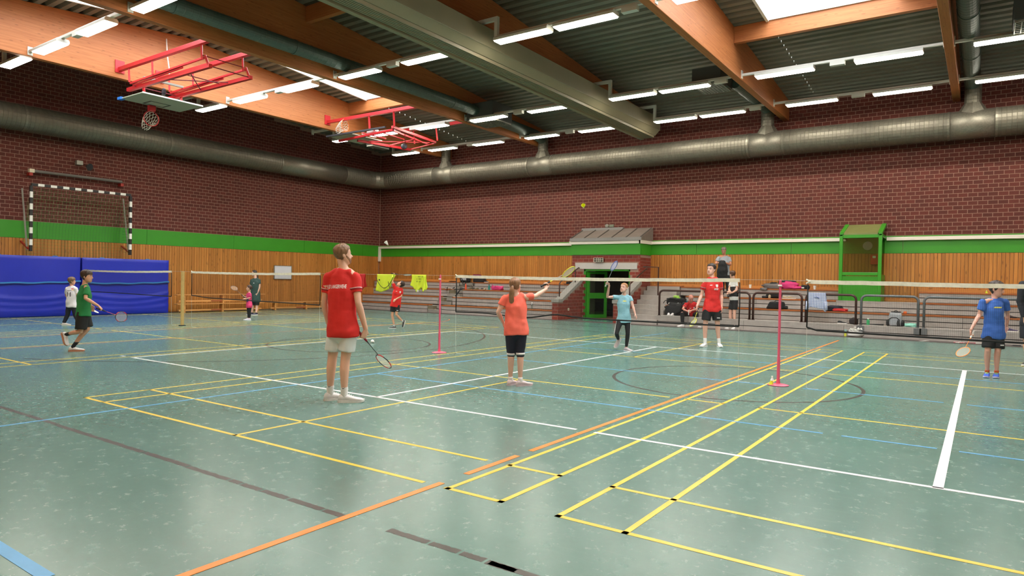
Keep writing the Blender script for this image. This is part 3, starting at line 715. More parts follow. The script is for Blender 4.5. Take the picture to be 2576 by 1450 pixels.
# emergency sign lamp over the door
sg = thing('scoreboard_lamp', 'small grey emergency lamp with a wire guard above the door', 'lamp', (-9.78, PF-.02, 2.3))
box('lamp_body', M('lamp_dark', (70, 72, 62), .5), -9.98, -9.58, PF-.07, PF-.0, 2.25, 2.40, sg, bevel=.01)
m = MB()
for xx in (-9.99, -9.86, -9.78, -9.70, -9.58): m.box(xx-.008, xx+.008, PF-.1, PF-.08, 2.24, 2.41)
for zz in (2.245, 2.33, 2.405): m.box(-9.99, -9.57, PF-.1, PF-.08, zz-.008, zz+.008)
m.build('wire_guard', M('guard_cream', (206, 196, 180), .5), sg)

# ---------------------------------------------------------------- spectator stand
LY = [18.45, 19.17, 19.89, 20.61]; LZ = [.345, .69, 1.02, 1.345]
def tier(t, x0, x1, k, wood_seat=True, back=None, zt=None):
    y0 = LY[k]; y1 = YF-.03; z1 = zt or LZ[k]; z0 = LZ[k-1] if k else 0; h = (z1-.05-z0)
    box('tread', CONC, x0, x1, y0+.04, y1 if k == 3 else LY[k+1]+.08, z1-.1, z1-.045, t)
    box('riser_core', DARKGAP, x0+.01, x1-.01, y0+.03, y0+.09, z0, z1-.06, t)
    n = max(1, round((x1-x0)/3.1)); L = (x1-x0)/n
    for i in range(n):
        for a, b in ((z0+.004, z0+h*.46), (z0+h*.5+.01, z1-.045)):
            box('riser_panel', CONC, x0+i*L+.004, x0+(i+1)*L-.004, y0+.0, y0+.035, a, b, t)
    if wood_seat:
        for j in range(3):
            box('seat_slat', BENCHW, x0, x1, y0-.02+j*.125, y0+.095+j*.125, z1-.045, z1, t, bevel=.006)
    else: box('edge_slab', CONC, x0, x1, y0-.005, y0+.5, z1-.045, z1, t)
SA = thing('spectator_stand', 'left block of concrete tiers with brown slatted benches', 'stand', (-19.5, 19.5, 0))
for k, xl in enumerate((-21.6, -22.2, -22.9, -22.9)): tier(SA, xl, -17.32, k)
MB().prism([(-22.97, 0), (-21.6, 0), (-21.6, .3), (-22.2, .3), (-22.2, 1.0), (-22.97, 1.0)], 1, 18.6, 20.98).build('end_panel', PINE, SA)
SB = thing('spectator_stand', 'middle block of tiered benches between the stair aisle and the porch', 'stand', (-13.8, 19.5, 0))
for k, xr in enumerate((-10.9, -10.9, -10.95, -11.05)): tier(SB, -16.5, xr, k)
SS = thing('stair_aisle', 'pale concrete steps between the left and middle bench blocks', 'steps', (-16.9, 19.5, 0))
for i in range(8):
    z1 = LZ[3]*(i+1)/8; y0 = 18.45+.27*i+.1*(i//2); box('step', CONC_D, -17.3, -16.52, y0, YF-.05, LZ[3]*i/8, z1-.03, SS, bevel=.008)
    if i in (1, 3, 5): box('cheek_block', M('cheek_olive', (116, 108, 88), .8), -17.31, -17.0, LY[i//2]+.02, LY[i//2]+.25, LZ[i//2]-.24, LZ[i//2]-.06, SS)
ST = thing('stair_aisle', 'concrete steps right of the brick porch beside the brown handrail', 'steps', (-7.3, 19.5, 0))
for i in range(8):
    z1 = LZ[3]*(i+1)/8; y0 = 18.45+.3*i; box('step', CONC, -7.98, -6.68, y0, YF-.05, LZ[3]*i/8, z1, ST, bevel=.008)
for j in range(3): box('seat_slat', BENCHW, -7.9, -6.67, 20.62+j*.125, 20.735+j*.125, LZ[3], LZ[3]+.03, ST, bevel=.006)
SCn = thing('spectator_stand', 'right block of tiered benches with railings, right of the porch steps', 'stand', (-4, 19.5, 0))
tier(SCn, -6.64, 8.0, 0, False)
tier(SCn, -6.66, 8.0, 1); tier(SCn, -6.2, -1.24, 2); tier(SCn, -1.24, .97, 2, False); tier(SCn, -6.66, -1.24, 3)
tier(SCn, .97, 8.0, 2); tier(SCn, .97, 8.0, 3)
# skirting board on top of the upper bench
struct(box('baseboard_far', PINE_X, XL+.1, -11.1, YF-.05, YF-.02, 1.345, 1.44)); struct(box('baseboard_far.001', PINE_X, -7.9, -1.25, YF-.05, YF-.02, 1.345, 1.44)); struct(box('baseboard_far.002', PINE_X, .0, .97, YF-.05, YF-.02, 1.0, 1.1)); struct(box('baseboard_far.003', PINE_X, .97, 8, YF-.05, YF-.02, 1.345, 1.46))
# railings
def uframe(x0, x1, mat, lab, feet=False):
    z0, z1, y, r = LZ[0], 1.215, 18.52, .035; q = .14
    t = thing('railing', lab, 'railing', ((x0+x1)/2, y, z0), 'railings in front of the benches')
    pts = [(x0, y, z0), (x0, y, z1-q)]+[(x0+q-q*math.cos(a), y, z1-q+q*math.sin(a)) for a in (.4, .8, 1.2)]+[(x0+q, y, z1), (x1-q, y, z1)]+[(x1-q+q*math.sin(a), y, z1-q+q*math.cos(a)) for a in (.4, .8, 1.2)]+[(x1, y, z1-q), (x1, y, z0)]
    MB().tube(pts, r, 12).build('tube', mat, t, smooth=True)
    for x in (x0, x1):
        if feet: box('foot_plate', mat, x-.09, x+.09, y-.12, y-.075, z0-.19, z0-.02, t); box('foot_bracket', mat, x-.03, x+.03, y-.08, y, z0-.01, z0+.02, t)
        else: MB().lathe([(.06, 0), (.06, .012)], (x, y, z0), (0, 0, 1), 14).build('foot_plate', mat, t)
uframe(-6.62, -3.55, BROWN, 'dark brown tubular railing in front of the seated man'); uframe(-3.44, -1.98, BROWN, 'dark brown tubular railing in front of the black bag, second from the porch'); uframe(-1.86, -.48, BROWN, 'dark brown tubular railing with the checked shirt draped over it')
uframe(-.34, 1.10, STEELG, 'grey tubular railing in front of the grey backpack', True); uframe(1.24, 4.2, STEELG, 'grey tubular railing behind the boy in blue', True)
# green cabin
cab = thing('referee_cabin', 'bright green glazed cabin standing on the tiers against the wall', 'cabin', (-.6, 20.45, 1.0))
cx0, cx1, cy0, cz0, cz1 = -1.2, .0, 19.97, 1.02, 3.12
for b in ((cx0, cx0+.1), (cx1-.1, cx1)): box('corner_post', GREEN_P, b[0], b[1], cy0, cy0+.1, cz0, cz1, cab, bevel=.01)
box('top_rail', GREEN_P, cx0+.1, cx1-.1, cy0+.002, cy0+.1, cz1-.12, cz1, cab, bevel=.01); box('middle_rail', GREEN_P, cx0+.1, cx1-.1, cy0+.002, cy0+.1, 1.82, 1.92, cab, bevel=.01)
box('front_panel', GREEN_P, cx0+.1, cx1-.1, cy0+.03, cy0+.08, cz0, 1.80, cab); box('side_panel', GREEN_P, cx1-.06, cx1-.01, cy0+.1, YF-.05, cz0, 1.85, cab); box('side_panel', GREEN_P, cx0+.01, cx0+.05, cy0+.1, YF-.05, cz0, 1.85, cab)
GL2 = pane_mat('cabin_glass', (214, 226, 206), .93)
box('window_pane', GL2, cx0+.1, cx1-.1, cy0+.05, cy0+.056, 1.92, cz1-.12, cab); box('side_pane', GL2, cx1-.04, cx1-.034, cy0+.1, YF-.05, 1.85, cz1, cab)
box('side_rail', GREEN_P, cx1-.07, cx1, cy0+.1, YF-.02, cz1-.1, cz1, cab); box('side_rail', GREEN_P, cx0, cx0+.07, cy0+.1, YF-.02, cz1-.1, cz1, cab)
rf = [(cy0, cz1-.02), (YF-.02, 3.46), (YF-.02, 3.5), (cy0, cz1+.03)]
MB().prism(rf, 0, cx0+.1, cx1-.1).build('roof_panel', M('dusty_green_glass', (118, 122, 70), .4, var=.1, vscale=5), cab)
for b in ((cx0, cx0+.12), (cx1-.12, cx1)): MB().prism([(cy0, cz1-.05), (YF-.02, 3.43), (YF-.02, 3.52), (cy0, cz1+.04)], 0, b[0], b[1]).build('roof_rail', GREEN_P, cab)
clk = thing('wall_clock', 'round pale clock on the wall behind the cabin window', 'clock', (-.52, YF-.05, 2.75)); MB().lathe([(.14, 0), (.14, .05), (.12, .055)], (-.52, YF-.03, 2.8), (0, -1, 0), 24).build('clock_face', M('clock_pale', (196, 200, 200), .5), clk)
rb_ = thing('first_aid_box', 'red wall box seen through the cabin window', 'box', (-.28, YF-.1, 2.2)); box('box_body', M('red_box', (214, 58, 44), .5), -.42, -.08, YF-.16, YF-.03, 2.2, 2.5, rb_, bevel=.01); box('label_plate', WHITE, -.36, -.27, YF-.165, YF-.159, 2.4, 2.47, rb_)
# ---------------------------------------------------------------- nets on one long rope
TAPE = M('net_tape', (226, 222, 206), .8, var=.12, vscale=14)
CORD = M('net_cord', (40, 38, 36), .9)
EDGE = M('net_edge_cord', (24, 24, 24), .85)
STRING = M('string_white', (216, 212, 204), .8)
NY = 6.7
def bnet(x0, x1, lab, droop, zl=1.557, zr=1.565, hang=(True, True), lean=0.0):
    """badminton net: white tape, fine cord mesh, dark edge cord, guy strings"""
    t = thing('badminton_net', lab, 'net', ((x0+x1)/2, NY, .8))
    def zt(x): s = (x-x0)/(x1-x0); return zl+(zr-zl)*s-.02*math.sin(PI*s)
    def zb(x): s = (x-x0)/(x1-x0); return .845+.0*s+droop(s)
    def yy(s, v): return NY+lean*math.sin(PI*s)*v
    n = 48; m = MB(); vs = []; fs = []
    for i in range(n+1):
        x = x0+(x1-x0)*i/n; z = zt(x)+random.uniform(-.003, .003); w_ = random.uniform(-.004, .004)
        vs += [(x, NY-.006, z+.004), (x, NY-.006+w_, z-.052), (x, NY+.006+w_, z-.052), (x, NY+.006, z+.004)]
    for i in range(n):
        a = 4*i
        for k in range(4): fs.append((a+k, a+(k+1) % 4, a+4+(k+1) % 4, a+4+k))
    m.add(vs, fs).build('tape', TAPE, t)
    m = MB(); cell = .0205; nx = int((x1-x0)/cell); nz = 34; r = .0008
    def P(i, j):
        x = x0+(x1-x0)*i/nx; a, b = zt(x)-.05, zb(x); s = i/nx
        return Vector((x, yy(s, j/nz), a+(b-a)*j/nz))
    for i in range(nx+1):
        m.tube([P(i, j) for j in (0, nz//3, 2*nz//3, nz)], r, 3, caps=False)
    for j in range(1, nz):
        m.tube([P(min(i, nx), j) for i in range(0, nx+8, 8)], r, 3, caps=False)
    o = m.build('net_mesh', CORD, t); o['kind'] = 'stuff'
    MB().tube([(x0+(x1-x0)*i/40, NY, zb(x0+(x1-x0)*i/40)) for i in range(41)], .013, 6).build('bottom_cord', EDGE, t, smooth=True)
    for x in (x0, x1): MB().tube([(x, NY, zt(x)-.06), (x+.006, NY, 1.2), (x, NY, zb(x))], .010, 6).build('side_cord', EDGE, t, smooth=True)
    for x, on in ((x0, hang[0]), (x1, hang[1])):
        if on: MB().tube([(x, NY, zb(x)), (x+.004, NY, .5), (x+.01, NY+.01, .02), (x+.03, NY+.02, .004), (x+.16, NY+.06, .004)], .0028, 5).build('guy_string', STRING, t)
    MB().tube([(x0-.02, NY, zt(x0)+.01), (x0+.03, NY-.012, zt(x0)-.02), (x0-.02, NY-.01, zt(x0)-.05)], .012, 6).build('knot', TAPE, t)
    return t
bnet(-5.97, -.43, 'badminton net between the two pink posts before the girl in light blue', lambda s: -.015+.05*math.exp(-((s-.42)/.07)**2)*1.1-.05*math.exp(-((s-.28)/.1)**2)+(.01*math.sin(s*9) if s < .5 else 0)+.01*s)
bnet(.53, 6.1, 'badminton net in front of the grey backpack and the boy in blue', lambda s: .0+.12*math.exp(-(s/.012)**2)*.3-.02*math.sin(PI*s))
bnet(-15.52, -10.07, 'badminton net in front of the whiteboard and the woman in dark green', lambda s: .04*math.exp(-(s/.1)**2)-.03*s-.0)
bnet(-22.0, -16.58, 'badminton net in front of the blue mats', lambda s: -.01+.03*math.sin(s*5)*.3)
rp = thing('net_rope', 'thin pale rope strung from net to net over the posts', 'rope', (-5, NY, 1.55))
for a, b in ((-16.58, -15.52), (-10.07, -5.97), (-.43, .53)): MB().tube([(a, NY, 1.55), ((a+b)/2, NY, 1.548 if b-a > 2 else 1.553), (b, NY, 1.545)], .003, 5).build('rope_span', M('rope_pale', (190, 182, 170), .8), rp)
PINK = M('pink_post', (222, 92, 122), .35)
def post(x, y, mat, lab, r=.018, h=1.56, base=True, nm='net_post'):
    t = thing(nm, lab, 'post', (x, y, 0))
    MB().lathe([(r*1.25, .02), (r*1.25, .4), (r, .42), (r, h-.02), (r*.6, h)], (x, y, 0), (0, 0, 1), 14).build('pole', mat, t, smooth=False)
    if base: MB().lathe([(.145, .0005), (.15, .008), (.12, .016), (.03, .03), (.024, .08)], (x, y, 0), (0, 0, 1), 28).build('base', mat, t)
    MB().tube([(x-r*1.5, y-.02, h-.09), (x+r*1.5, y-.02, h-.09)], .012, 8).build('hook', WHITE, t)
    return t
post(-6.3, 6.6, PINK, 'slim pink net post on a round foot left of the net'); post(.14, 6.77, PINK, 'slim pink net post with shuttlecocks at its foot, right of the net')
pw = thing('net_post', 'square pale wooden net post between the two far nets', 'post', (-16.13, 6.78, 0)); box('pole', M('pale_wood', (196, 168, 106), .6, var=.1, vscale=10), -16.165, -16.095, 6.745, 6.815, 0.02, 1.56, pw, bevel=.005); box('foot', BLACKR, -16.2, -16.06, 6.71, 6.85, .0005, .02, pw)
# training bibs drying on the rope
def bib(x0, x1, zb, mat, name, lab, fn, trim=None):
    """cloth folded over the rope; fn(s) = hem height profile"""
    t = thing(name, lab, 'shirt', ((x0+x1)/2, NY, zb)); n, k = 22, 14; vs = []
    for side in (-1, 1):
        for i in range(n+1):
            s = i/n
            for j in range(k+1):
                v = j/k; zt = 1.556; z = zt-(zt-fn(s, side))*v
                wob = .014*math.sin(s*13+side)*v+.01*math.sin(s*29+v*5)*v
                xx = x0+(x1-x0)*s+.03*math.sin(v*3)*(.5-s)
                vs.append((xx, NY+side*(.005+.025*v)+wob, z))
    fs = []; st = (n+1)*(k+1)
    for q in (0, 1):
        for i in range(n):
            for j in range(k):
                a = q*st+i*(k+1)+j; fs.append((a, a+1, a+k+2, a+k+1))
    for i in range(n): fs.append((i*(k+1), (i+1)*(k+1), st+(i+1)*(k+1), st+i*(k+1)))
    o = MB().add(vs, fs).build('cloth', mat, t, smooth=True, mods=[('SOLIDIFY', dict(thickness=.003))])
    return t
NEON = M('neon_yellow', (224, 242, 62), .6, bump=.15, bscale=25); REDC = M('red_cloth', (196, 26, 30), .65, bump=.15, bscale=25)
b1 = bib(-8.19, -7.68, 1.17, NEON, 'training_bib', 'neon yellow bib with dark neck trim hanging on the rope beside the boy in red', lambda s, side: 1.20-.03*math.sin(s*6)+(.3*max(0, s-.72)/.28 if s > .72 else 0)+.04*(side > 0))
TRIM = M('bib_trim', (60, 66, 40), .7)
MB().tube([(-8.18+.5*i/12, NY-.045, 1.53-.23*math.sin(PI*i/12)**.8-.04) for i in range(13)], .006, 6).build('neck_trim', TRIM, b1, smooth=True); 
MB().tube([(-7.8, NY-.06, 1.40), (-7.75, NY-.06, 1.25)], .006, 6).build('arm_trim', TRIM, b1)
m = MB(); m.ellipsoid((-8.08, NY-.045, 1.43), (.022, 0, 0), (0, .003, 0), (0, 0, .018)); m.build('badge', TRIM, b1)
b2 = bib(-7.17, -6.77, 1.17, NEON, 'training_bib', 'neon yellow bib with faded dark lettering hanging by the pink post', lambda s, side: 1.19+.09*abs(math.sin(s*7))*(.4+s)+(.14*(1-s*4) if s < .25 else 0)+.03*(side > 0))
m = MB()
for r_ in range(3):
    for c_ in range(7-r_): 
        if (r_*5+c_*3) % 4: m.box(-6.99+c_*.025, -6.975+c_*.025, NY-.036-.012*r_, NY-.030-.012*r_, 1.50-r_*.05, 1.53-r_*.05)
m.build('faded_print', M('faded_print', (170, 184, 60), .7), b2); box('size_tag', WHITE, -6.98, -6.93, NY-.05, NY-.046, 1.20, 1.24, b2)
bib(-9.0, -8.56, 1.2, REDC, 'training_shirt', 'red shirt hanging on the rope, half hidden behind the man in red', lambda s, side: 1.26+.05*math.sin(s*8)-(.06 if s > .7 else 0)+.02*(side > 0))

# ---------------------------------------------------------------- shuttlecocks
NYL = M('shuttle_yellow', (222, 226, 40), .45); CORK = M('shuttle_cork', (232, 226, 210), .6); FEA = M('shuttle_white', (238, 236, 232), .6)
def shuttle(c, ax, mat, lab, s=1.0, grp=None):
    c = Vector(c); ax = Vector(ax).normalized(); t = thing('shuttlecock', lab, 'shuttlecock', c, grp)
    MB().lathe([(.004, -.012), (.012, -.008), (.0135, .004), (.013, .012)], c-ax*.03*s, ax, 14).build('cork', CORK, t, smooth=True)
    m = MB(); m.lathe([(.013*s, 0), (.02*s, .025*s), (.033*s, .062*s), (.0315*s, .062*s), (.018*s, .025*s), (.011*s, 0)], c-ax*.02*s, ax, 16); m.build('skirt', mat, t)
    return t
shuttle((-3.86, 8.0, 2.945), (.35, -.85, .4), NYL, 'yellow nylon shuttlecock in flight high above the net', 1.25)
shuttle((-10.25, 9.0, 2.375), (-.6, -.2, .75), FEA, 'white shuttlecock in flight by the corner of the brick walls', 1.5)
shuttle((-8.64, 7.04, .034), (-.8, .3, .05), FEA, 'white shuttlecock lying on the floor beside the racket of the man in red', 1.3)
shuttle((.06, 6.70, .045), (0, 0, -1), NYL, 'yellow shuttlecock standing on the foot of the right pink post', 1.2); shuttle((.07, 6.705, .105), (0, 0, -1), FEA, 'white shuttlecock stacked on the yellow one at the pink post', .8)
shuttle((2.67, 20.66, 1.385), (0, 0, -1), NYL, 'yellow shuttlecock standing on the top bench behind the boy in blue', 1.2)

# ---------------------------------------------------------------- left wall: mats, goal, benches, board
MATB = M('mat_blue', (28, 44, 172), .42, var=.06, vscale=2, bump=.12, bscale=5); MATD = M('mat_strap_shadow', (18, 24, 92), .6); STRAP = M('strap_blue', (54, 132, 196), .5)
def softmat(y0, y1, lab):
    t = thing('gym_mat', lab, 'mat', (-22.7, (y0+y1)/2, 0)); n, k = 40, 34; x0, x1, H = -22.93, -22.52, 1.98
    vs = []; fs = []
    for i in range(n+1):
        for j in range(k+1):
            s, v = i/n, j/k; z = .01+(H-.01)*v; sag = 0
            for c, a in ((.28, .03), (.18, .024), (.09, .02)): 
                zz = c+.10*(2*s-1)**2*(1 if a > .02 else .5)
                sag += a*math.exp(-((v-zz)/.028)**2)
            edge = min(s, 1-s, v, 1-v); rnd = -.03*max(0, 1-edge/.03)
            vs.append((x1+sag+rnd+.012*math.sin(s*9+v*4), y0+(y1-y0)*s, z))
    for i in range(n):
        for j in range(k):
            a = i*(k+1)+j; fs.append((a, a+k+1, a+k+2, a+1))
    MB().add(vs, fs).build('cover', MATB, t, smooth=True)
    box('body', MATB, x0, x1-.02, y0+.01, y1-.01, .01, H-.012, t, bevel=.03)
    m = MB(); q = 30
    pts = [(x1+.035+.006*math.sin(i), y0+.0+(y1-y0)*i/q, 1.12-.035*math.sin(PI*i/q*1.0)+.01*math.sin(i*.7)+.05*(i/q)) for i in range(q+1)]
    vs = []
    for p in pts: vs += [(p[0], p[1], p[2]-.022), (p[0]+.004, p[1], p[2]+.022)]
    MB().add(vs, [(2*i, 2*i+2, 2*i+3, 2*i+1) for i in range(q)]).build('strap', STRAP, t, mods=[('SOLIDIFY', dict(thickness=.006))])
    MB().tube([(p[0], p[1], p[2]-.034) for p in pts], .01, 6).build('strap_shadow', MATD, t)  # dark tube just below the strap, drawn as the shadow it casts
    for yy in (y0+.7, y1-.7): MB().tube([(x1-.2, yy-.1, H-.03), (x1-.2, yy-.06, H+.015), (x1-.2, yy+.06, H+.015), (x1-.2, yy+.1, H-.03)], .014, 6).build('carry_handle', STRAP, t)
    return t
softmat(3.78, 6.77, 'large blue soft mat against the left wall, the one cut by the frame'); softmat(6.83, 9.8, 'large blue soft mat against the left wall behind the running boys')
box('tag_plate', WHITE, -22.5, -22.49, 9.66, 9.7, .93, 1.1, None) if False else None
# handball goal hung up on the wall
GOALW = M('goal_white', (224, 222, 214), .45); GOALB = M('goal_black', (24, 22, 22), .45)
gl = thing('handball_goal', 'black and white striped goal with green net hung high on the left wall', 'goal', (-22.4, 6.8, 2.2))
gx, gy0, gy1, gz0, gz1 = -22.36, 5.24, 8.30, 2.12, 4.25
def striped(p, q, n, first):
    p, q = Vector(p), Vector(q); L = (q-p)/n
    for i in range(n):
        a, b = p+L*i, p+L*(i+1); d = L.normalized(); u = Vector((1, 0, 0)); m = MB(); m.obox((a+b)/2, d, u, d.cross(u), L.length/2, .04, .04)
        m.build('post_stripe' if abs(d.z) > .5 else 'bar_stripe', GOALB if (i+first) % 2 == 0 else GOALW, gl)
striped((gx, gy0, gz1), (gx, gy1, gz1), 17, 0); striped((gx, gy0, gz1-.04), (gx, gy0, gz0), 11, 0); striped((gx, gy1, gz1-.04), (gx, gy1, gz0), 11, 0)
GN = M('goal_net_green', (70, 120, 62), .8)
m = MB(); nb = 31; depth = -.52
def gp(u, v): 
    x = gx+depth*(.15+.85*min(1, v*1.6)); return Vector((x, gy0+.04+(gy1-gy0-.08)*u, gz1-.03-(gz1-1.99)*v-.03*math.sin(PI*u)*v))
for i in range(nb+1): m.tube([gp(i/nb, j/7) for j in range(8)], .0035, 4, caps=False)
for j in range(1, 23): m.tube([gp(i/15, j/22) for i in range(16)], .0035, 4, caps=False)
for sy in (gy0+.03, gy1-.03):
    for j in range(1, 20): m.tube([(gx, sy, gz1-.03-.105*j), (gx+depth*(.15+.85*min(1, j*.08)), sy, gz1-.03-.105*j)], .0035, 4, caps=False)
    for j in range(1, 5): m.tube([(gx+depth*j/5, sy, gz1-.2-.08*j), (gx+depth*j/5, sy, 2.0)], .0035, 4, caps=False)
o = m.build('goal_net', GN, gl); o['kind'] = 'stuff'
for yy in (gy0-.06, gy1+.0): bar(gl, 'wall_arm', (-22.97, yy, 2.45), (gx-.02, yy, 2.2), .025, M('red_bracket', (160, 40, 30), .5)); bar(gl, 'back_stay', (-22.9, yy, 4.15), (gx-.1, yy, 2.15), .02, GREYM)
br_ = thing('winch_tube', 'grey horizontal winch tube on red brackets above the goal', 'tube', (-22.8, 6.8, 4.7))
MB().tube([(-22.8, 5.45, 4.74), (-22.8, 8.2, 4.74)], .05, 12).build('tube', M('dull_grey', (104, 100, 94), .6), br_)
for yy in (5.38, 8.2): box('bracket', M('red_bracket', (160, 40, 30)), -22.98, -22.76, yy-.05, yy+.05, 4.58, 4.68, br_)
box('motor', M('cream_plastic', (222, 212, 186)), -22.88, -22.74, 5.33, 5.47, 4.68, 4.8, br_)
cm = thing('wall_speaker', 'small grey horn speaker on a bracket high on the left wall', 'speaker', (-22.9, 6.9, 5.1))
box('bracket', GREYM, -22.98, -22.84, 6.75, 6.95, 5.15, 5.3, cm, bevel=.01); MB().lathe([(.03, 0), (.06, .06), (.12, .16), (.125, .17)], (-22.85, 7.05, 5.15), (1, .3, -.35), 16).build('horn', M('dark_grey_metal', (60, 60, 66)), cm)
wb = thing('whiteboard', 'white notice board mounted on the pine cladding', 'board', (-22.95, 15.15, 1.33)); box('panel', M('board_white', (214, 214, 220), .4), -22.95, -22.93, 14.7, 15.58, 1.345, 1.91, wb)
m = MB()
for b in ((14.68, 14.71, 1.33, 1.93), (15.57, 15.6, 1.33, 1.93), (14.68, 15.6, 1.33, 1.35), (14.68, 15.6, 1.91, 1.93)): m.box(-22.96, -22.92, *b)
m.build('frame', GREYM, wb)
GYMW = wood('gym_bench_wood', (190, 128, 66), (222, 164, 98), 1, .4, knots=.15)
def gbench(y0, y1, x, z0, lab):
    t = thing('gym_bench', lab, 'bench', (x, (y0+y1)/2, z0)); box('seat', GYMW, x-.13, x+.13, y0, y1, z0+.315, z0+.35, t, bevel=.008)
    box('balance_beam', GYMW, x-.05, x+.05, y0+.1, y1-.1, z0+.06, z0+.125, t, bevel=.005)
    for i, f in enumerate((.08, .5, .92)):
        yy = y0+(y1-y0)*f; m = MB(); m.prism([(x-.13, z0+.0), (x-.06, z0), (x-.045, z0+.06), (x+.045, z0+.06), (x+.06, z0), (x+.13, z0), (x+.075, z0+.315), (x-.075, z0+.315)], 1, yy-.03, yy+.03) if False else m.obox((x, yy, z0+.16), (1, 0, 0), (0, 1, 0), (0, 0, 1), .1, .03, .155); m.build('leg', GYMW, t)
    box('stencil', M('stencil_brown', (150, 74, 40), .6), x+.05, x+.052, y0+1.4, y0+1.9, z0+.07, z0+.115, t)
    return t
gbench(9.95, 13.7, -22.3, .0, 'wooden gym bench on the floor beside the blue mat'); gbench(9.95, 13.75, -22.32, .352, 'wooden gym bench stacked on top of another by the blue mat'); gbench(13.95, 17.8, -22.3, 0, 'single wooden gym bench on the floor below the whiteboard')

# ---------------------------------------------------------------- things left on the stands
def blob(name, mat, c, sx, sy, sz, t, seed=0, rough=.25, flat=.0, n=22, k=14, pw=.6):
    m = MB(); vs = []
    for i in range(k+1):
        ph = PI*i/k-PI/2
        for j in range(n):
            th = 2*PI*j/n; f = lambda a: math.copysign(abs(a)**pw, a)
            p = Vector((f(math.cos(ph))*f(math.cos(th)), f(math.cos(ph))*f(math.sin(th)), f(math.sin(ph))))
            d = 1+rough*(noise.noise(p*1.7+Vector((seed*3.1, seed, 0)))+.5*noise.noise(p*4+Vector((seed, 0, seed))))
            q = Vector((p.x*sx*d, p.y*sy*d, p.z*sz*d)); z = max(q.z, -sz*.98)
            vs.append((c[0]+q.x, c[1]+q.y, c[2]+sz+z))
    fs = [(i*n+j, i*n+(j+1) % n, (i+1)*n+(j+1) % n, (i+1)*n+j) for i in range(k) for j in range(n)]
    return MB().add(vs, fs).build(name, mat, t, smooth=True)
CLB = M('cloth_black', (26, 26, 28), .8, bump=.3, bscale=30); CLG = M('cloth_grey', (112, 106, 104), .85, bump=.3, bscale=30); CLP = M('cloth_pink', (214, 56, 122), .7, bump=.3, bscale=30); CLR = M('cloth_red', (200, 34, 34), .7, bump=.3, bscale=30); CLN = M('cloth_navy', (34, 34, 48), .8, bump=.3, bscale=30); CLM = M('cloth_mint', (158, 224, 206), .7, bump=.3, bscale=30)
def bottle(x, y, z, h, r, mat, capm, lab):
    t = thing('drink_bottle', lab, 'bottle', (x, y, z)); MB().lathe([(r*.9, 0), (r, .01), (r, h*.68), (r*.55, h*.8), (r*.4, h*.86)], (x, y, z), (0, 0, 1), 16).build('body', mat, t, smooth=False)
    MB().lathe([(r*.55, 0), (r*.55, h*.12), (r*.3, h*.15)], (x, y, z+h*.85), (0, 0, 1), 12).build('cap', capm, t); return t
def cup(x, y, z, lab):
    t = thing('paper_cup', lab, 'cup', (x, y, z)); MB().lathe([(.036, 0), (.048, .125), (.045, .125), (.034, .006)], (x, y, z), (0, 0, 1), 16).build('wall', WHITE, t); MB().lathe([(.05, .12), (.05, .13), (.045, .13)], (x, y, z), (0, 0, 1), 16).build('rim', WHITE, t); return t
SOLEW = M('sole_white', (222, 220, 216), .5)
def shoe_mesh(p, f, up, L, mat, sole, parent, lace=None, name='shoe', wide=1.0):
    """sports shoe: heel at p, pointing along f; returns the upper"""
    p, f, up = Vector(p), Vector(f).normalized(), Vector(up); up = (up-f*up.dot(f)).normalized(); sd = f.cross(up)
    pr = [(-.02, .018, .05), (.03, .034, .088), (.12, .04, .100), (.28, .041, .098), (.42, .043, .086), (.58, .049, .068), (.75, .051, .056), (.9, .044, .048), (.98, .028, .038), (1.01, .012, .028)]
    k = L/.29; n = 12; vs = []
    for x, w_, h in pr:
        for q in range(n):
            a = 2*PI*q/n; yy = math.cos(a); zz = math.sin(a); zc = .022+(h-.022)*(.5+.5*zz); ww = w_*(abs(yy)**.6)*(1 if zz < .3 else 1-.25*(zz-.3))*math.copysign(1, yy)
            vs.append(p+f*(x*L)+sd*(ww*k*wide)+up*(zc*k))
    fs = [(i*n+q, i*n+(q+1) % n, (i+1)*n+(q+1) % n, (i+1)*n+q) for i in range(len(pr)-1) for q in range(n)]+[tuple(range(n))[::-1], tuple((len(pr)-1)*n+q for q in range(n))]
    u = MB().add(vs, fs).build(name, mat, parent, smooth=True)
    vs = []
    for x, w_, h in pr:
        w2 = w_*1.1+.001; lift = .012*max(0, (x-.8)/.2)**2
        vs += [p+f*(x*1.02*L-.003)+sd*(s_*w2*k*wide)+up*((z_+lift)*k) for s_, z_ in ((-1, .0), (1, .0), (1, .027), (-1, .027))]
    fs = []
    for i in range(len(pr)-1):
        a = 4*i
        for q in range(4): fs.append((a+q, a+(q+1) % 4, a+4+(q+1) % 4, a+4+q))
    fs += [(3, 2, 1, 0), tuple(4*(len(pr)-1)+q for q in range(4))]
    MB().add(vs, fs).build('sole', sole, u)
    if lace:
        m = MB()
        for i, x in enumerate((.33, .41, .49, .57)):
            h = (.099, .091, .081, .072)[i]; m.tube([p+f*(x*L)+sd*(-.024*k)+up*(h*k-.008*k), p+f*(x*L+.004)+up*(h*k+.004*k), p+f*(x*L)+sd*(.024*k)+up*(h*k-.008*k)], .0035*k, 5)
        m.build('laces', lace, u)
    return u
def loose_shoe(x, y, z, ang, mat, sole, lab, L=.28, grp=None, lace=None):
    t = thing('sports_shoe', lab, 'shoe', (x, y, z), grp); shoe_mesh((x, y, z), (math.cos(ang), math.sin(ang), 0), (0, 0, 1), L, mat, sole, t, lace, 'upper'); return t
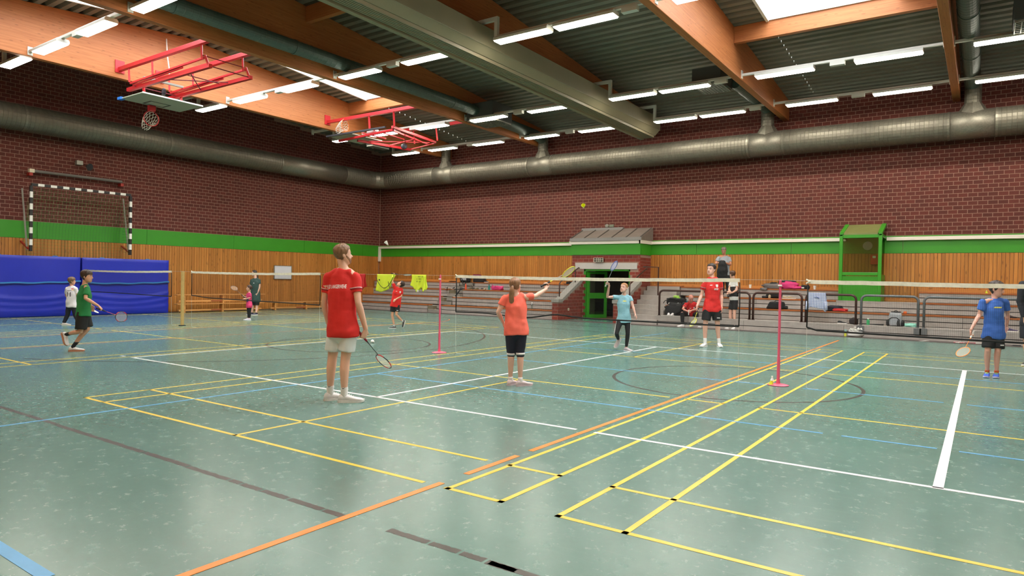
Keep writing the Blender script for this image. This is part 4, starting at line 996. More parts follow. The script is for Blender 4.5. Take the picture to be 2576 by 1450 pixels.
SHB = M('shoe_black', (30, 30, 32), .6); SHG = M('shoe_grey', (70, 68, 70), .6); SHW = M('shoe_white', (226, 222, 222), .5, var=.05, vscale=30); SHT = M('shoe_beige', (178, 160, 130), .6); SHO = M('shoe_olive', (104, 96, 70), .6)
loose_shoe(-17.5, 19.98, LZ[2], -1.1, SHB, SOLEW, 'black shoe with white sole on the bench, leftmost of the shoe row', lace=WHITE); loose_shoe(-17.1, 20.0, LZ[2], -1.3, SHB, SOLEW, 'black and white shoe on the bench under the shoulder bag, second of the shoe row', lace=WHITE)
loose_shoe(-16.78, 20.02, LZ[2], 0.1, SHG, SHG, 'dark grey shoe on the bench left of the orange bottle'); 
bottle(-16.47, 20.05, LZ[2], .26, .045, M('orange_plastic', (226, 96, 60), .4), M('orange_cap', (206, 84, 56), .4), 'slim orange bottle standing on the bench among the shoes')
for i, (x, a, mt, lb) in enumerate(((-16.1, -1.9, SHO, 'olive shoe right of the orange bottle'), (-15.97, -1.4, SHB, 'black shoe right of the olive shoe on the bench'), (-15.75, -2.0, SHO, 'olive brown shoe in the middle of the shoe row'), (-15.6, 0.1, SHG, 'flat dark shoe left of the small beige shoe'), (-15.37, -1.2, SHT, 'small beige shoe left of the teal bottle'))): loose_shoe(x, 20.05, LZ[2], a, mt, SHT, lb, .25)
bottle(-15.15, 20.03, LZ[2], .25, .045, M('teal_plastic', (36, 136, 128), .35), BLACK, 'teal bottle with black cap standing beside the pink bag')
bottle(-14.97, 20.05, LZ[2], .25, .04, M('magenta_plastic', (196, 40, 110), .4), M('magenta_plastic', (196, 40, 110)), 'magenta bottle standing between the teal bottle and the pink bag')
pbg = thing('pink_bag', 'crumpled pink bag lying on the bench beside the magenta bottle', 'bag', (-14.65, 20.0, LZ[2])); blob('body', CLP, (-14.68, 20.02, LZ[2]), .28, .13, .09, pbg, 3, .35); MB().tube([(-14.85, 19.92, LZ[2]+.1), (-14.7, 19.88, LZ[2]+.18), (-14.5, 19.9, LZ[2]+.1)], .012, 6).build('strap', CLP, pbg)
sb = thing('shoulder_bag', 'black and silver shoulder bag on the top bench, left one', 'bag', (-17.1, 20.78, LZ[3])); blob('body', CLB, (-17.1, 20.8, LZ[3]), .26, .12, .16, sb, 5, .15, pw=.4); box('silver_panel', M('silver_cloth', (168, 168, 172), .5), -17.26, -16.95, 20.66, 20.675, LZ[3]+.08, LZ[3]+.24, sb, bevel=.005); MB().tube([(-17.3, 20.7, LZ[3]+.3), (-17.1, 20.6, LZ[3]+.02), (-17.05, 20.56, LZ[3]-.12), (-16.95, 20.58, LZ[3]-.1), (-16.9, 20.65, LZ[3]+.1)], .018, 6).build('strap', CLB, sb)
sb2 = thing('sports_bag', 'black sports bag with a magenta top on the top bench', 'bag', (-16.3, 20.8, LZ[3])); blob('body', CLB, (-16.28, 20.8, LZ[3]), .32, .12, .14, sb2, 6, .12, pw=.4); blob('lid', M('cloth_plum', (120, 24, 70), .7), (-16.45, 20.85, LZ[3]+.27), .22, .09, .045, sb2, 8, .2); MB().tube([(-16.5, 20.66, LZ[3]+.1), (-16.48, 20.58, LZ[3]-.08), (-16.42, 20.56, LZ[3]-.18), (-16.4, 20.58, LZ[3]-.02)], .015, 6).build('strap', CLB, sb2)
loose_shoe(-15.95, 20.74, LZ[3], -.1, SHB, SOLEW, 'black shoe lying right of the black sports bag on the top bench', .26)
gv = thing('glove', 'flat dark glove lying on the top bench left of the shoulder bag', 'glove', (-17.75, 20.7, LZ[3])); blob('cloth', CLB, (-17.8, 20.72, LZ[3]), .2, .08, .02, gv, 4, .3)
cup(-12.98, 18.95, LZ[0], 'white cup on the lowest bench left of the parapet, nearer the bottle') if False else None
cup(-12.7, 18.56, LZ[0], 'white cup on the lowest bench behind the coral shirt, left of two'); cup(-12.55, 18.57, LZ[0], 'white cup on the lowest bench behind the coral shirt, right of two')
bottle(-11.95, 18.6, LZ[0], .27, .035, pane_mat('clear_plastic', (225, 232, 232), .8), WHITE, 'clear plastic bottle on the lowest bench by the brick parapet')
bottle(-11.08+.0, 20.7, LZ[3], .22, .035, M('lime_plastic', (196, 216, 90), .4), WHITE, 'pale lime bottle on the top bench beside the porch'); cpb = thing('cap', 'dark cap lying on the top bench by the porch', 'cap', (-11.5, 20.68, LZ[3])); blob('crown', CLB, (-11.5, 20.7, LZ[3]), .12, .1, .06, cpb, 2, .1); blob('peak', CLB, (-11.62, 20.68, LZ[3]), .12, .07, .012, cpb, 1, .05)
# right block
cbg = thing('racket_bag', 'black sports bag with white badges on the bench beside the seated man', 'bag', (-6.35, 19.35, LZ[1])); blob('body', CLB, (-6.33, 19.36, LZ[1]), .34, .14, .13, cbg, 11, .2, pw=.5); MB().tube([(-6.75, 19.2, LZ[1]+.06), (-6.7, 19.18, LZ[1]+.14), (-6.5, 19.2, LZ[1]+.24), (-6.2, 19.2, LZ[1]+.2)], .014, 6).build('strap', CLB, cbg)
for x in (-6.52, -6.2): m = MB(); m.ellipsoid((x, 19.2, LZ[1]+.06), (.05, 0, 0), (0, .01, 0), (0, 0, .035)); m.build('badge', WHITE, cbg)
lb = thing('green_cap', 'lime green cap lying on top of the black sports bag', 'cap', (-6.35, 19.4, LZ[1]+.25)); blob('crown', M('lime_cloth', (170, 214, 90), .7), (-6.35, 19.4, LZ[1]+.245), .1, .09, .05, lb, 3, .15); blob('peak', M('lime_cloth', (170, 214, 90)), (-6.25, 19.36, LZ[1]+.245), .08, .06, .012, lb, 3, .1)
bottle(-6.0, 19.4, LZ[1], .24, .04, M('teal_blue', (40, 120, 140), .35), BLACK, 'teal blue bottle standing right of the black sports bag'); bottle(-5.88, 19.42, LZ[1], .22, .035, M('red_bottle', (214, 60, 60), .4), M('red_bottle', (214, 60, 60)), 'red bottle half hidden by the head of the seated man')
jk = thing('jacket', 'black jacket hanging from the bench down to the step left of the seated man', 'jacket', (-6.15, 18.95, LZ[0])); blob('cloth', CLB, (-6.25, 18.98, LZ[0]), .3, .16, .2, jk, 21, .45); blob('sleeve', CLB, (-5.85, 19.02, LZ[0]+.02), .16, .12, .22, jk, 22, .4)
loose_shoe(-6.38, 18.78, LZ[0], -1.2, SHW, SOLEW, 'white shoe on the step in front of the black jacket, left of a pair'); loose_shoe(-6.22, 18.78, LZ[0], -1.4, SHW, SOLEW, 'white shoe on the step in front of the black jacket, right of a pair')
cup(-4.15, 20.7, LZ[3], 'white paper cup on the top bench left of the pink jacket'); cup(-2.04, 20.72, LZ[3], 'white paper cup on the top bench above the checked shirt')
gj = thing('jacket', 'grey jacket bunched on the top bench left of the pink one', 'jacket', (-3.4, 20.72, LZ[3])); blob('cloth', CLG, (-3.35, 20.74, LZ[3]), .36, .14, .085, gj, 31, .4); blob('hood', CLB, (-3.38, 20.8, LZ[3]+.12), .12, .08, .05, gj, 32, .3); blob('sleeve', CLG, (-3.66, 20.62, LZ[3]-.07), .13, .07, .05, gj, 35, .4)
pj_ = thing('jacket', 'pink and black jacket heaped on the top bench', 'jacket', (-2.85, 20.72, LZ[3])); blob('cloth', CLP, (-2.85, 20.7, LZ[3]), .28, .15, .12, pj_, 33, .4); blob('lining', CLB, (-2.95, 20.84, LZ[3]+.05), .28, .1, .12, pj_, 34, .3); blob('sleeve', CLP, (-2.6, 20.66, LZ[3]), .18, .1, .05, pj_, 37, .4)
cp2 = thing('bag', 'small black and white pouch on the top bench right of the pink jacket', 'bag', (-2.33, 20.7, LZ[3])); blob('body', CLB, (-2.33, 20.72, LZ[3]), .14, .1, .07, cp2, 41, .25); blob('patch', WHITE, (-2.4, 20.63, LZ[3]+.02), .05, .03, .025, cp2, 2, .1)
bk = thing('bag', 'low black bag on the third bench behind the dark railing', 'bag', (-3.2, 20.1, LZ[2])); blob('body', CLB, (-3.2, 20.12, LZ[2]), .26, .12, .1, bk, 42, .25); blob('pocket', CLB, (-3.48, 20.05, LZ[2]), .09, .07, .04, bk, 43, .2); blob('snack', SHT, (-3.3, 19.96, LZ[2]), .04, .03, .06, bk, 44, .2)
loose_shoe(-2.92, 20.1, LZ[2], .2, SHT, SOLEW, 'beige shoe on the third bench, left of a pair beside the pink post', .26); loose_shoe(-2.74, 20.02, LZ[2], .5, SHT, SOLEW, 'beige shoe on the third bench, right of a pair beside the pink post', .26)
hb = thing('handbag', 'black box-shaped bag on the second bench behind the railing', 'bag', (-3.0, 19.35, LZ[1])); MB().prism([(-3.24, LZ[1]), (-2.66, LZ[1]), (-2.7, LZ[1]+.24), (-3.12, LZ[1]+.24)], 1, 19.22, 19.5).build('body', CLB, hb, bevel=.04); blob('side_pocket', CLB, (-2.64, 19.36, LZ[1]), .06, .1, .06, hb, 1, .1); MB().tube([(-3.0, 19.36, LZ[1]+.23), (-2.95, 19.36, LZ[1]+.28), (-2.8, 19.36, LZ[1]+.28), (-2.76, 19.36, LZ[1]+.23)], .01, 6).build('handle', CLB, hb)
# checked shirt over the railing
def checked():
    m = bpy.data.materials.new('checked_cotton'); m.use_nodes = True; nt = m.node_tree; b = nt.nodes['Principled BSDF']; b.inputs['Roughness'].default_value = .8
    tc = N(nt, 'ShaderNodeTexCoord'); c = N(nt, 'ShaderNodeTexBrick') ; sx = N(nt, 'ShaderNodeSeparateXYZ'); nt.links.new(tc.outputs['Object'], sx.inputs[0]); cur = None
    for ax in (0, 2):
        pp = N(nt, 'ShaderNodeMath', operation='PINGPONG'); pp.inputs[1].default_value = .024; nt.links.new(sx.outputs[ax], pp.inputs[0])
        lt = N(nt, 'ShaderNodeMath', operation='LESS_THAN'); lt.inputs[1].default_value = .006; nt.links.new(pp.outputs[0], lt.inputs[0])
        if cur is None: cur = lt.outputs[0]
        else:
            mx = N(nt, 'ShaderNodeMath', operation='MAXIMUM'); nt.links.new(cur, mx.inputs[0]); nt.links.new(lt.outputs[0], mx.inputs[1]); cur = mx.outputs[0]
    mix = N(nt, 'ShaderNodeMixRGB'); nt.links.new(cur, mix.inputs[0]); mix.inputs[1].default_value = lin((208, 212, 226))+(1,); mix.inputs[2].default_value = lin((128, 142, 190))+(1,); nt.links.new(mix.outputs[0], b.inputs['Base Color'])
    return m
CHK = checked()
def drape():
    t = thing('checked_shirt', 'light blue checked shirt draped over the dark railing', 'shirt', (-1.55, 18.45, .75)); n, k = 24, 18; vs = []
    for side in (-1, 1):
        for i in range(n+1):
            s = i/n
            for j in range(k+1):
                v = j/k; zt = 1.262; zb = (.84-.09*s if side < 0 else .95)+(.0 if .12 < s < .85 else -.06); z = zt-(zt-zb)*v
                vs.append((-1.80+.5*s+.04*v*(s-.3), 18.52+side*(.045+.012*v)+.016*math.sin(s*17)*v+.01*math.sin(s*31+v*6)*v, z if v > .02 else zt))
    st = (n+1)*(k+1); fs = []
    for q in (0, 1):
        for i in range(n):
            for j in range(k): a = q*st+i*(k+1)+j; fs.append((a, a+1, a+k+2, a+k+1))
    for i in range(n): fs.append((i*(k+1), (i+1)*(k+1), st+(i+1)*(k+1), st+i*(k+1)))
    MB().add(vs, fs).build('cloth', CHK, t, smooth=True, mods=[('SOLIDIFY', dict(thickness=.004))])
    for x, d in ((-1.80, -.02), (-1.3, .03)): MB().loft([(x, 18.44, 1.0), (x+d*.5, 18.43, .86), (x+d, 18.42, .74)], [(.05, .02), (.045, .02), (.04, .02)], (1, 0, 0), 12, False, False).build('sleeve', CHK, t, smooth=True)
    m = MB(); m.tube([(-1.62, 18.452, 1.12), (-1.55, 18.45, 1.14), (-1.48, 18.452, 1.1)], .012, 6); m.build('collar', M('collar_blue', (110, 124, 178), .8), t)
drape()
cl = thing('clothes_pile', 'black top heaped on the second bench right of the checked shirt', 'clothes', (-1.2, 19.35, LZ[1])); blob('cloth', CLN, (-1.2, 19.4, LZ[1]), .24, .14, .085, cl, 51, .4); blob('fold', CLG, (-1.12, 19.45, LZ[1]+.12), .12, .08, .03, cl, 53, .3)
cl2 = thing('clothes_pile', 'red shirt lying in front of the black top on the second bench', 'clothes', (-1.0, 19.28, LZ[1])); blob('cloth', CLR, (-1.02, 19.28, LZ[1]), .2, .1, .045, cl2, 52, .4)
loose_shoe(-1.0, 18.75, LZ[0], .1, SHB, SOLEW, 'black shoe with pale sole standing on the ledge left of the dark bag', .26, lace=GREY)
db = thing('pouch', 'dark brown square pouch on the ledge at the foot of the railing', 'bag', (-.55, 18.72, LZ[0])); blob('body', M('dark_brown_cloth', (44, 34, 34), .8), (-.56, 18.74, LZ[0]), .12, .09, .09, db, 61, .15, pw=.4); MB().tube([(-.62, 18.7, LZ[0]+.17), (-.56, 18.68, LZ[0]+.2), (-.5, 18.7, LZ[0]+.17)], .008, 6).build('strap', BLACK, db)
bottle(-.18, 18.74, LZ[0], .2, .042, M('green_clear', (70, 170, 110), .3), WHITE, 'small green bottle standing on the ledge left of the backpack')
rs = thing('racket_sleeve', 'thin black racket sleeve lying along the ledge left of the backpack', 'sleeve', (-.1, 18.8, LZ[0])); MB().tube([(-.38, 18.82, LZ[0]+.02), (-.1, 18.82, LZ[0]+.02), (.22, 18.8, LZ[0]+.02)], [.012, .012, .024], 8).build('cover', CLB, rs); 
bp = thing('backpack', 'grey and black backpack standing on the ledge behind the right net', 'backpack', (.52, 18.75, LZ[0])); blob('body', M('grey_nylon', (150, 152, 156), .6, bump=.2, bscale=20), (.52, 18.78, LZ[0]), .17, .12, .2, bp, 71, .1, pw=.45)
blob('front_pocket', M('grey_nylon', (150, 152, 156)), (.5, 18.68, LZ[0]+.01), .13, .06, .115, bp, 72, .1, pw=.5); MB().tube([(.36, 18.63, LZ[0]+.03), (.37, 18.62, LZ[0]+.2), (.44, 18.62, LZ[0]+.25), (.56, 18.62, LZ[0]+.25), (.63, 18.62, LZ[0]+.2), (.64, 18.63, LZ[0]+.03)], .012, 6).build('piping', BLACK, bp)
for x in (.34, .70): blob('side_pocket', BLACK, (x, 18.76, LZ[0]), .05, .08, .09, bp, 73, .15)
for x in (.6, .64): MB().tube([(x, 18.615, LZ[0]+.18), (x-.02, 18.6, LZ[0]+.08), (x, 18.61, LZ[0]+.01)], .014, 6).build('buckle_strap', BLACK, bp)
blob('lid', BLACK, (.53, 18.8, LZ[0]+.39), .13, .09, .02, bp, 74, .1); MB().tube([(.48, 18.78, LZ[0]+.42), (.53, 18.76, LZ[0]+.46), (.58, 18.78, LZ[0]+.42)], .01, 6).build('grab_loop', BLACK, bp)
mc = thing('towel', 'mint green cloth lying in a heap on the ledge right of the backpack', 'cloth', (.92, 18.75, LZ[0])); blob('cloth', CLM, (.92, 18.74, LZ[0]), .16, .11, .05, mc, 81, .45)
oc = thing('orange_fruit', 'small orange lying on the second bench above the backpack', 'fruit', (.66, 19.3, LZ[1])); blob('skin', M('orange_skin', (222, 110, 50), .5), (.72, 19.28, LZ[1]), .045, .045, .04, oc, 1, .05)
pbk = thing('plastic_bag', 'open white plastic bag full of shuttlecocks on the floor by the stand', 'bag', (-.44, 18.25, .006)); blob('bag', M('milky_plastic', (212, 208, 204), .3), (-.43, 18.2, .006), .2, .14, .085, pbk, 91, .2)
for i in range(16):
    a = i*2.4; r_ = .05+.012*i*.8; MB().lathe([(.012, 0), (.016, .02), (.03, .06), (.012, .01)], (-.43+r_*math.cos(a), 18.2+r_*.6*math.sin(a), .15+.06*random.random()+.05*(1-i/16)), (random.uniform(-1, 1), random.uniform(-1, 1), random.uniform(.2, 1)), 10).build('loose_shuttle', FEA, pbk)
tb = thing('shuttle_tube', 'yellow shuttle tube standing beside the white plastic bag', 'tube', (-.7, 18.22, .006)); MB().lathe([(.034, 0), (.034, .13)], (-.7, 18.22, .006), (0, 0, 1), 16).build('tube', M('tube_yellow', (206, 206, 70), .5), tb); MB().lathe([(.036, .13), (.036, .2)], (-.7, 18.22, .006), (0, 0, 1), 16).build('lid', M('tube_teal', (150, 190, 186), .5), tb)
tp = thing('tape_strip', 'short pale strip of tape on the dark floor edge', 'tape', (1.3, 18.1, .006)); MB().obox((1.28, 18.12, .008), (.35, .94, 0), (-.94, .35, 0), (0, 0, 1), .2, .05, .002).build('tape', GREY, tp)
loose_shoe(3.12, 18.72, LZ[0], .2, M('shoe_purple', (70, 60, 96), .6), SOLEW, 'purple grey running shoe on the ledge behind the boy in blue, right of a pair', .27, lace=GREY); loose_shoe(2.86, 18.74, LZ[0], .3, M('shoe_purple', (70, 60, 96)), SOLEW, 'purple grey running shoe on the ledge behind the boy in blue, left of a pair', .27, lace=GREY)
loose_shoe(3.12, 19.3, LZ[1], -.4, M('shoe_brown', (58, 38, 38), .6), BLACK, 'dark brown shoe on the second bench right of the boy in blue', .25)
wbx = thing('folded_cloth', 'white folded paper lying on the second bench by the stair aisle', 'paper', (-16.25, 19.3, LZ[1])); box('sheet', WHITE, -16.45, -16.1, 19.17, 19.35, LZ[1], LZ[1]+.012, wbx); ub = thing('umbrella', 'short black folded umbrella leaning at the aisle above the paper', 'umbrella', (-16.25, 19.5, LZ[1])); MB().tube([(-16.42, 19.25, LZ[1]+.016), (-16.4, 19.4, LZ[1]+.16), (-16.38, 19.55, LZ[1]+.31)], [.02, .035, .015], 10).build('canopy', CLB, ub); MB().tube([(-16.38, 19.55, LZ[1]+.31), (-16.375, 19.58, LZ[1]+.36)], .012, 8).build('grip', BLACK, ub)
# ---------------------------------------------------------------- people: joints in metres (s shoulder, e elbow, w wrist, h hand, p hip, k knee, a ankle, l heel, t toe, rk racket butt/tip/normal)
PJ={
 'man_back':dict(ht=[-3.637,1.772,1.872],ch=[-3.587,1.876,1.64],nk=[-3.618,1.78,1.581],sL=[-3.793,1.694,1.478],eL=[-3.849,1.687,1.165],wL=[-3.932,1.82,0.908],hL=[-3.953,1.902,0.791],sR=[-3.484,1.836,1.484],eR=[-3.412,1.821,1.182],wR=[-3.407,1.893,0.899],hR=[-3.403,1.919,0.785],pL=[-3.698,1.739,0.872],kL=[-3.757,1.742,0.508],aL=[-3.773,1.712,0.116],lL=[-3.812,1.684,0.025],tL=[-3.774,1.844,0.036],pR=[-3.532,1.806,0.878],kR=[-3.568,1.776,0.506],aR=[-3.574,1.753,0.09],lR=[-3.616,1.722,-0.033],tR=[-3.423,1.918,-0.032],rk=[[-3.447,1.865,0.842],[-3.395,2.325,0.365],[-0.038,-0.717,-0.696]]),
 'girl_coral':dict(ht=[-2.773,4.121,1.523],ch=[-2.748,4.22,1.309],nk=[-2.763,4.124,1.281],sL=[-2.88,4.041,1.223],eL=[-2.958,3.984,1.027],wL=[-2.97,4.12,0.882],hL=[-2.973,4.154,0.841],sR=[-2.651,4.238,1.245],eR=[-2.628,4.437,1.26],wR=[-2.6,4.605,1.391],hR=[-2.602,4.666,1.437],pL=[-2.802,4.089,0.775],kL=[-2.814,4.113,0.472],aL=[-2.801,4.105,0.107],lL=[-2.829,4.084,0.028],tL=[-2.854,4.286,0.025],pR=[-2.684,4.172,0.8],kR=[-2.691,4.163,0.478],aR=[-2.67,4.135,0.094],lR=[-2.705,4.11,0.027],tR=[-2.635,4.267,-0.035],rk=[[-2.635,4.581,1.396],[-2.403,5.141,1.668],[0.748,0.013,-0.664]]),
 'girl_blue':dict(ht=[-3.716,9.608,1.464],ch=[-3.701,9.506,1.277],nk=[-3.713,9.606,1.182],sR=[-3.835,9.52,1.154],eR=[-3.99,9.351,1.151],wR=[-3.969,9.284,1.398],hR=[-3.962,9.266,1.465],sL=[-3.604,9.681,1.142],eL=[-3.533,9.655,0.967],wL=[-3.466,9.627,0.809],hL=[-3.428,9.616,0.744],pR=[-3.769,9.56,0.687],kR=[-3.788,9.42,0.387],aR=[-3.86,9.635,0.173],lR=[-3.855,9.737,0.244],tR=[-3.9,9.606,0.052],pL=[-3.65,9.643,0.69],kL=[-3.616,9.613,0.378],aL=[-3.644,9.638,0.076],lL=[-3.711,9.664,0.01],tL=[-3.53,9.595,0.003],rk=[[-3.981,9.239,1.38],[-3.641,9.032,1.912],[0.837,-0.029,-0.546]]),
 'man_red':dict(ht=[-2.645,12.012,1.955],ch=[-2.639,11.878,1.683],nk=[-2.628,12.018,1.62],sR=[-2.756,11.928,1.524],eR=[-2.832,11.907,1.206],wR=[-2.837,11.802,0.965],hR=[-2.847,11.769,0.872],sL=[-2.47,12.128,1.531],eL=[-2.452,12.196,1.214],wL=[-2.417,12.119,0.946],hL=[-2.408,12.099,0.854],pR=[-2.693,11.963,0.911],kR=[-2.72,11.901,0.539],aR=[-2.732,11.923,0.09],lR=[-2.724,11.989,0.002],tR=[-2.738,11.674,0.005],pL=[-2.533,12.075,0.914],kL=[-2.488,12.064,0.544],aL=[-2.468,12.132,0.095],lL=[-2.503,12.204,0.022],tL=[-2.374,11.977,0.01],rk=[[-2.844,11.759,0.901],[-2.794,11.223,0.51],[-0.568,-0.519,0.638]]),
 'man_seated':dict(ht=[-5.525,18.605,1.097],ch=[-5.475,18.465,0.851],nk=[-5.535,18.667,0.819],sR=[-5.685,18.586,0.761],eR=[-5.703,18.328,0.604],wR=[-5.535,18.273,0.546],hR=[-5.466,18.272,0.535],sL=[-5.385,18.795,0.768],eL=[-5.296,18.611,0.613],wL=[-5.416,18.356,0.562],hL=[-5.455,18.28,0.536],pR=[-5.7,18.838,0.373],kR=[-5.709,18.297,0.471],aR=[-5.697,18.324,0.082],lR=[-5.662,18.384,0.014],tR=[-5.803,18.151,0.003],pL=[-5.521,18.963,0.377],kL=[-5.313,18.573,0.466],aL=[-5.307,18.559,0.079],lL=[-5.354,18.562,0.009],tL=[-5.201,18.498,-0.006]),
 'person_white':dict(ht=[-4.153,18.548,1.914],ch=[-4.248,18.539,1.646],nk=[-4.094,18.585,1.636],sL=[-4.203,18.654,1.518],eL=[-4.214,18.496,1.296],wL=[-4.133,18.406,1.207],hL=[-4.166,18.346,1.194],sR=[-4.009,18.569,1.52],eR=[-3.965,18.5,1.288],wR=[-4.066,18.355,1.196],hR=[-4.13,18.31,1.221],pL=[-4.129,18.624,0.946],kL=[-4.185,18.603,0.54],aL=[-4.133,18.61,0.139],lL=[-4.11,18.625,0.061],tL=[-4.239,18.46,-0.003],pR=[-4.03,18.571,0.95],kR=[-4.039,18.547,0.548],aR=[-4.013,18.558,0.096],lR=[-3.996,18.569,0.018],tR=[-4.023,18.343,0.002]),
 'man_grey':dict(ht=[-4.67,19.35,2.746],ch=[-4.66,19.231,2.457],nk=[-4.657,19.355,2.421],sR=[-4.812,19.246,2.364],eR=[-4.886,19.13,2.157],wR=[-4.695,19.02,2.194],hR=[-4.631,19.004,2.24],sL=[-4.518,19.451,2.357],eL=[-4.464,19.424,2.14],wL=[-4.569,19.108,2.197],hL=[-4.609,19.02,2.248],pR=[-4.717,19.304,1.811],kR=[-4.687,19.282,1.405],aR=[-4.678,19.32,1.067],lR=[-4.693,19.37,1.026],tR=[-4.664,19.11,1.016],pL=[-4.572,19.405,1.814],kL=[-4.533,19.39,1.436],aL=[-4.523,19.428,1.071],lL=[-4.537,19.479,1.029],tL=[-4.444,19.263,1.021]),
 'boy_blue':dict(ht=[2.795,10.238,1.612],ch=[2.82,10.155,1.371],nk=[2.758,10.233,1.302],sR=[2.59,10.115,1.259],eR=[2.543,10.103,1.038],wR=[2.475,9.955,0.841],hR=[2.455,9.904,0.757],sL=[2.901,10.331,1.266],eL=[2.935,10.425,1.038],wL=[2.922,10.401,0.852],hL=[2.912,10.369,0.773],pR=[2.684,10.172,0.716],kR=[2.673,10.112,0.454],aR=[2.675,10.182,0.116],lR=[2.677,10.28,0.053],tR=[2.655,9.971,0.03],pL=[2.814,10.263,0.719],kL=[2.809,10.194,0.445],aL=[2.798,10.218,0.084],lL=[2.804,10.319,0.021],tL=[2.784,10.012,-0.008],rk=[[2.477,9.931,0.763],[2.311,9.416,0.377],[-0.324,-0.498,0.804]]),
 'boy_green':dict(ht=[-11.083,2.146,1.527],ch=[-11.038,2.198,1.284],nk=[-11.119,2.116,1.245],sR=[-10.972,2.096,1.175],eR=[-10.883,2.033,1.002],wR=[-10.771,2.182,0.828],hR=[-10.756,2.217,0.791],sL=[-11.301,2.159,1.19],eL=[-11.32,2.265,1.008],wL=[-11.323,2.31,0.857],hL=[-11.319,2.336,0.796],pR=[-11.072,2.068,0.709],kR=[-11.051,2.029,0.388],aR=[-11.251,1.938,0.351],lR=[-11.422,1.867,0.337],tR=[-11.313,1.892,0.122],pL=[-11.185,2.136,0.702],kL=[-11.121,2.176,0.421],aL=[-11.273,2.016,0.079],lL=[-11.335,1.948,0.027],tL=[-11.215,2.128,-0.022],rk=[[-10.777,2.178,0.821],[-10.928,2.787,0.6],[0.967,0.173,-0.185]]),
 'boy_white':dict(ht=[-18.079,4.717,1.343],ch=[-18.077,4.788,1.135],nk=[-18.083,4.711,1.101],sL=[-18.185,4.639,1.022],eL=[-18.319,4.664,0.842],wL=[-18.395,4.755,0.684],hL=[-18.431,4.79,0.637],sR=[-17.968,4.765,1.016],eR=[-17.96,4.793,0.84],wR=[-18.056,4.869,0.682],hR=[-18.081,4.9,0.636],pL=[-18.129,4.67,0.55],kL=[-18.193,4.659,0.295],aL=[-18.236,4.589,0.064],lL=[-18.28,4.557,0.014],tL=[-18.134,4.707,-0.002],pR=[-18.03,4.74,0.553],kR=[-18.043,4.787,0.297],aR=[-17.993,4.819,0.078],lR=[-18.011,4.806,0.045],tR=[-17.97,4.92,0.042]),
 'woman_green':dict(ht=[-19.666,11.486,1.678],ch=[-19.671,11.393,1.403],nk=[-19.617,11.516,1.369],sR=[-19.731,11.435,1.285],eR=[-19.735,11.392,1.048],wR=[-19.691,11.383,0.812],hR=[-19.68,11.377,0.724],sL=[-19.518,11.584,1.289],eL=[-19.468,11.578,1.054],wL=[-19.48,11.506,0.817],hL=[-19.484,11.477,0.729],pR=[-19.674,11.465,0.664],kR=[-19.686,11.453,0.368],aR=[-19.686,11.449,0.072],lR=[-19.681,11.488,0.012],tR=[-19.753,11.304,0.015],pL=[-19.559,11.546,0.667],kL=[-19.547,11.525,0.372],aL=[-19.547,11.521,0.061],lL=[-19.533,11.555,0.002],tL=[-19.542,11.377,-0.008]),
 'girl_pink':dict(ht=[-17.182,9.614,1.163],ch=[-17.211,9.542,0.94],nk=[-17.177,9.614,0.915],sR=[-17.276,9.63,0.86],eR=[-17.284,9.586,0.755],wR=[-17.312,9.517,0.729],hR=[-17.326,9.483,0.729],sL=[-17.09,9.601,0.865],eL=[-17.08,9.581,0.735],wL=[-17.15,9.483,0.708],hL=[-17.186,9.434,0.708],pR=[-17.225,9.623,0.495],kR=[-17.211,9.617,0.26],aR=[-17.195,9.625,0.038],lR=[-17.173,9.64,-0.001],tR=[-17.256,9.521,-0.014],pL=[-17.111,9.605,0.499],kL=[-17.107,9.592,0.265],aL=[-17.1,9.606,0.03],lL=[-17.078,9.621,-0.009],tL=[-17.163,9.488,-0.027],rk=[[-17.273,9.52,0.743],[-17.811,9.387,1.11],[0.586,-0.209,0.783]]),
 'boy_red':dict(ht=[-11.307,10.75,1.286],ch=[-11.367,10.55,1.296],nk=[-11.389,10.631,1.209],sR=[-11.462,10.543,1.172],eR=[-11.528,10.5,1.379],wR=[-11.539,10.507,1.541],hR=[-11.531,10.513,1.6],sL=[-11.352,10.693,1.14],eL=[-11.327,10.671,0.955],wL=[-11.356,10.491,0.864],hL=[-11.368,10.432,0.818],pR=[-11.511,10.538,0.684],kR=[-11.518,10.504,0.383],aR=[-11.474,10.555,0.082],lR=[-11.463,10.611,0.01],tR=[-11.548,10.454,-0.01],pL=[-11.406,10.611,0.675],kL=[-11.405,10.559,0.409],aL=[-11.333,10.753,0.208],lL=[-11.305,10.822,0.23],tL=[-11.315,10.763,0.034],rk=[[-11.569,10.487,1.605],[-11.382,11.124,1.565],[0.234,-0.13,-0.963]]),
 'person_dark':dict(ht=[3.326,12.836,1.994],ch=[3.253,12.708,1.699],nk=[3.371,12.863,1.641],sR=[3.21,12.627,1.575],eR=[3.175,12.647,1.237],wR=[3.248,12.62,0.935],hR=[3.268,12.608,0.845],sL=[3.557,13.113,1.584],eL=[3.628,13.158,1.244],wL=[3.656,13.112,0.936],hL=[3.663,13.091,0.845],pR=[3.297,12.751,0.886],kR=[3.298,12.722,0.489],aR=[3.329,12.811,0.084],lR=[3.359,12.904,0.032],tR=[3.256,12.612,0.012],pL=[3.479,12.976,0.887],kL=[3.485,12.925,0.488],aL=[3.51,13.01,0.082],lL=[3.533,13.074,0.047],tL=[3.452,12.798,0.011]),
}
CFW, CRT = Vector((-.572, .82, 0)), Vector((.82, .572, 0))
def azim(a): a = math.radians(a); return CFW*math.cos(a)+CRT*math.sin(a)
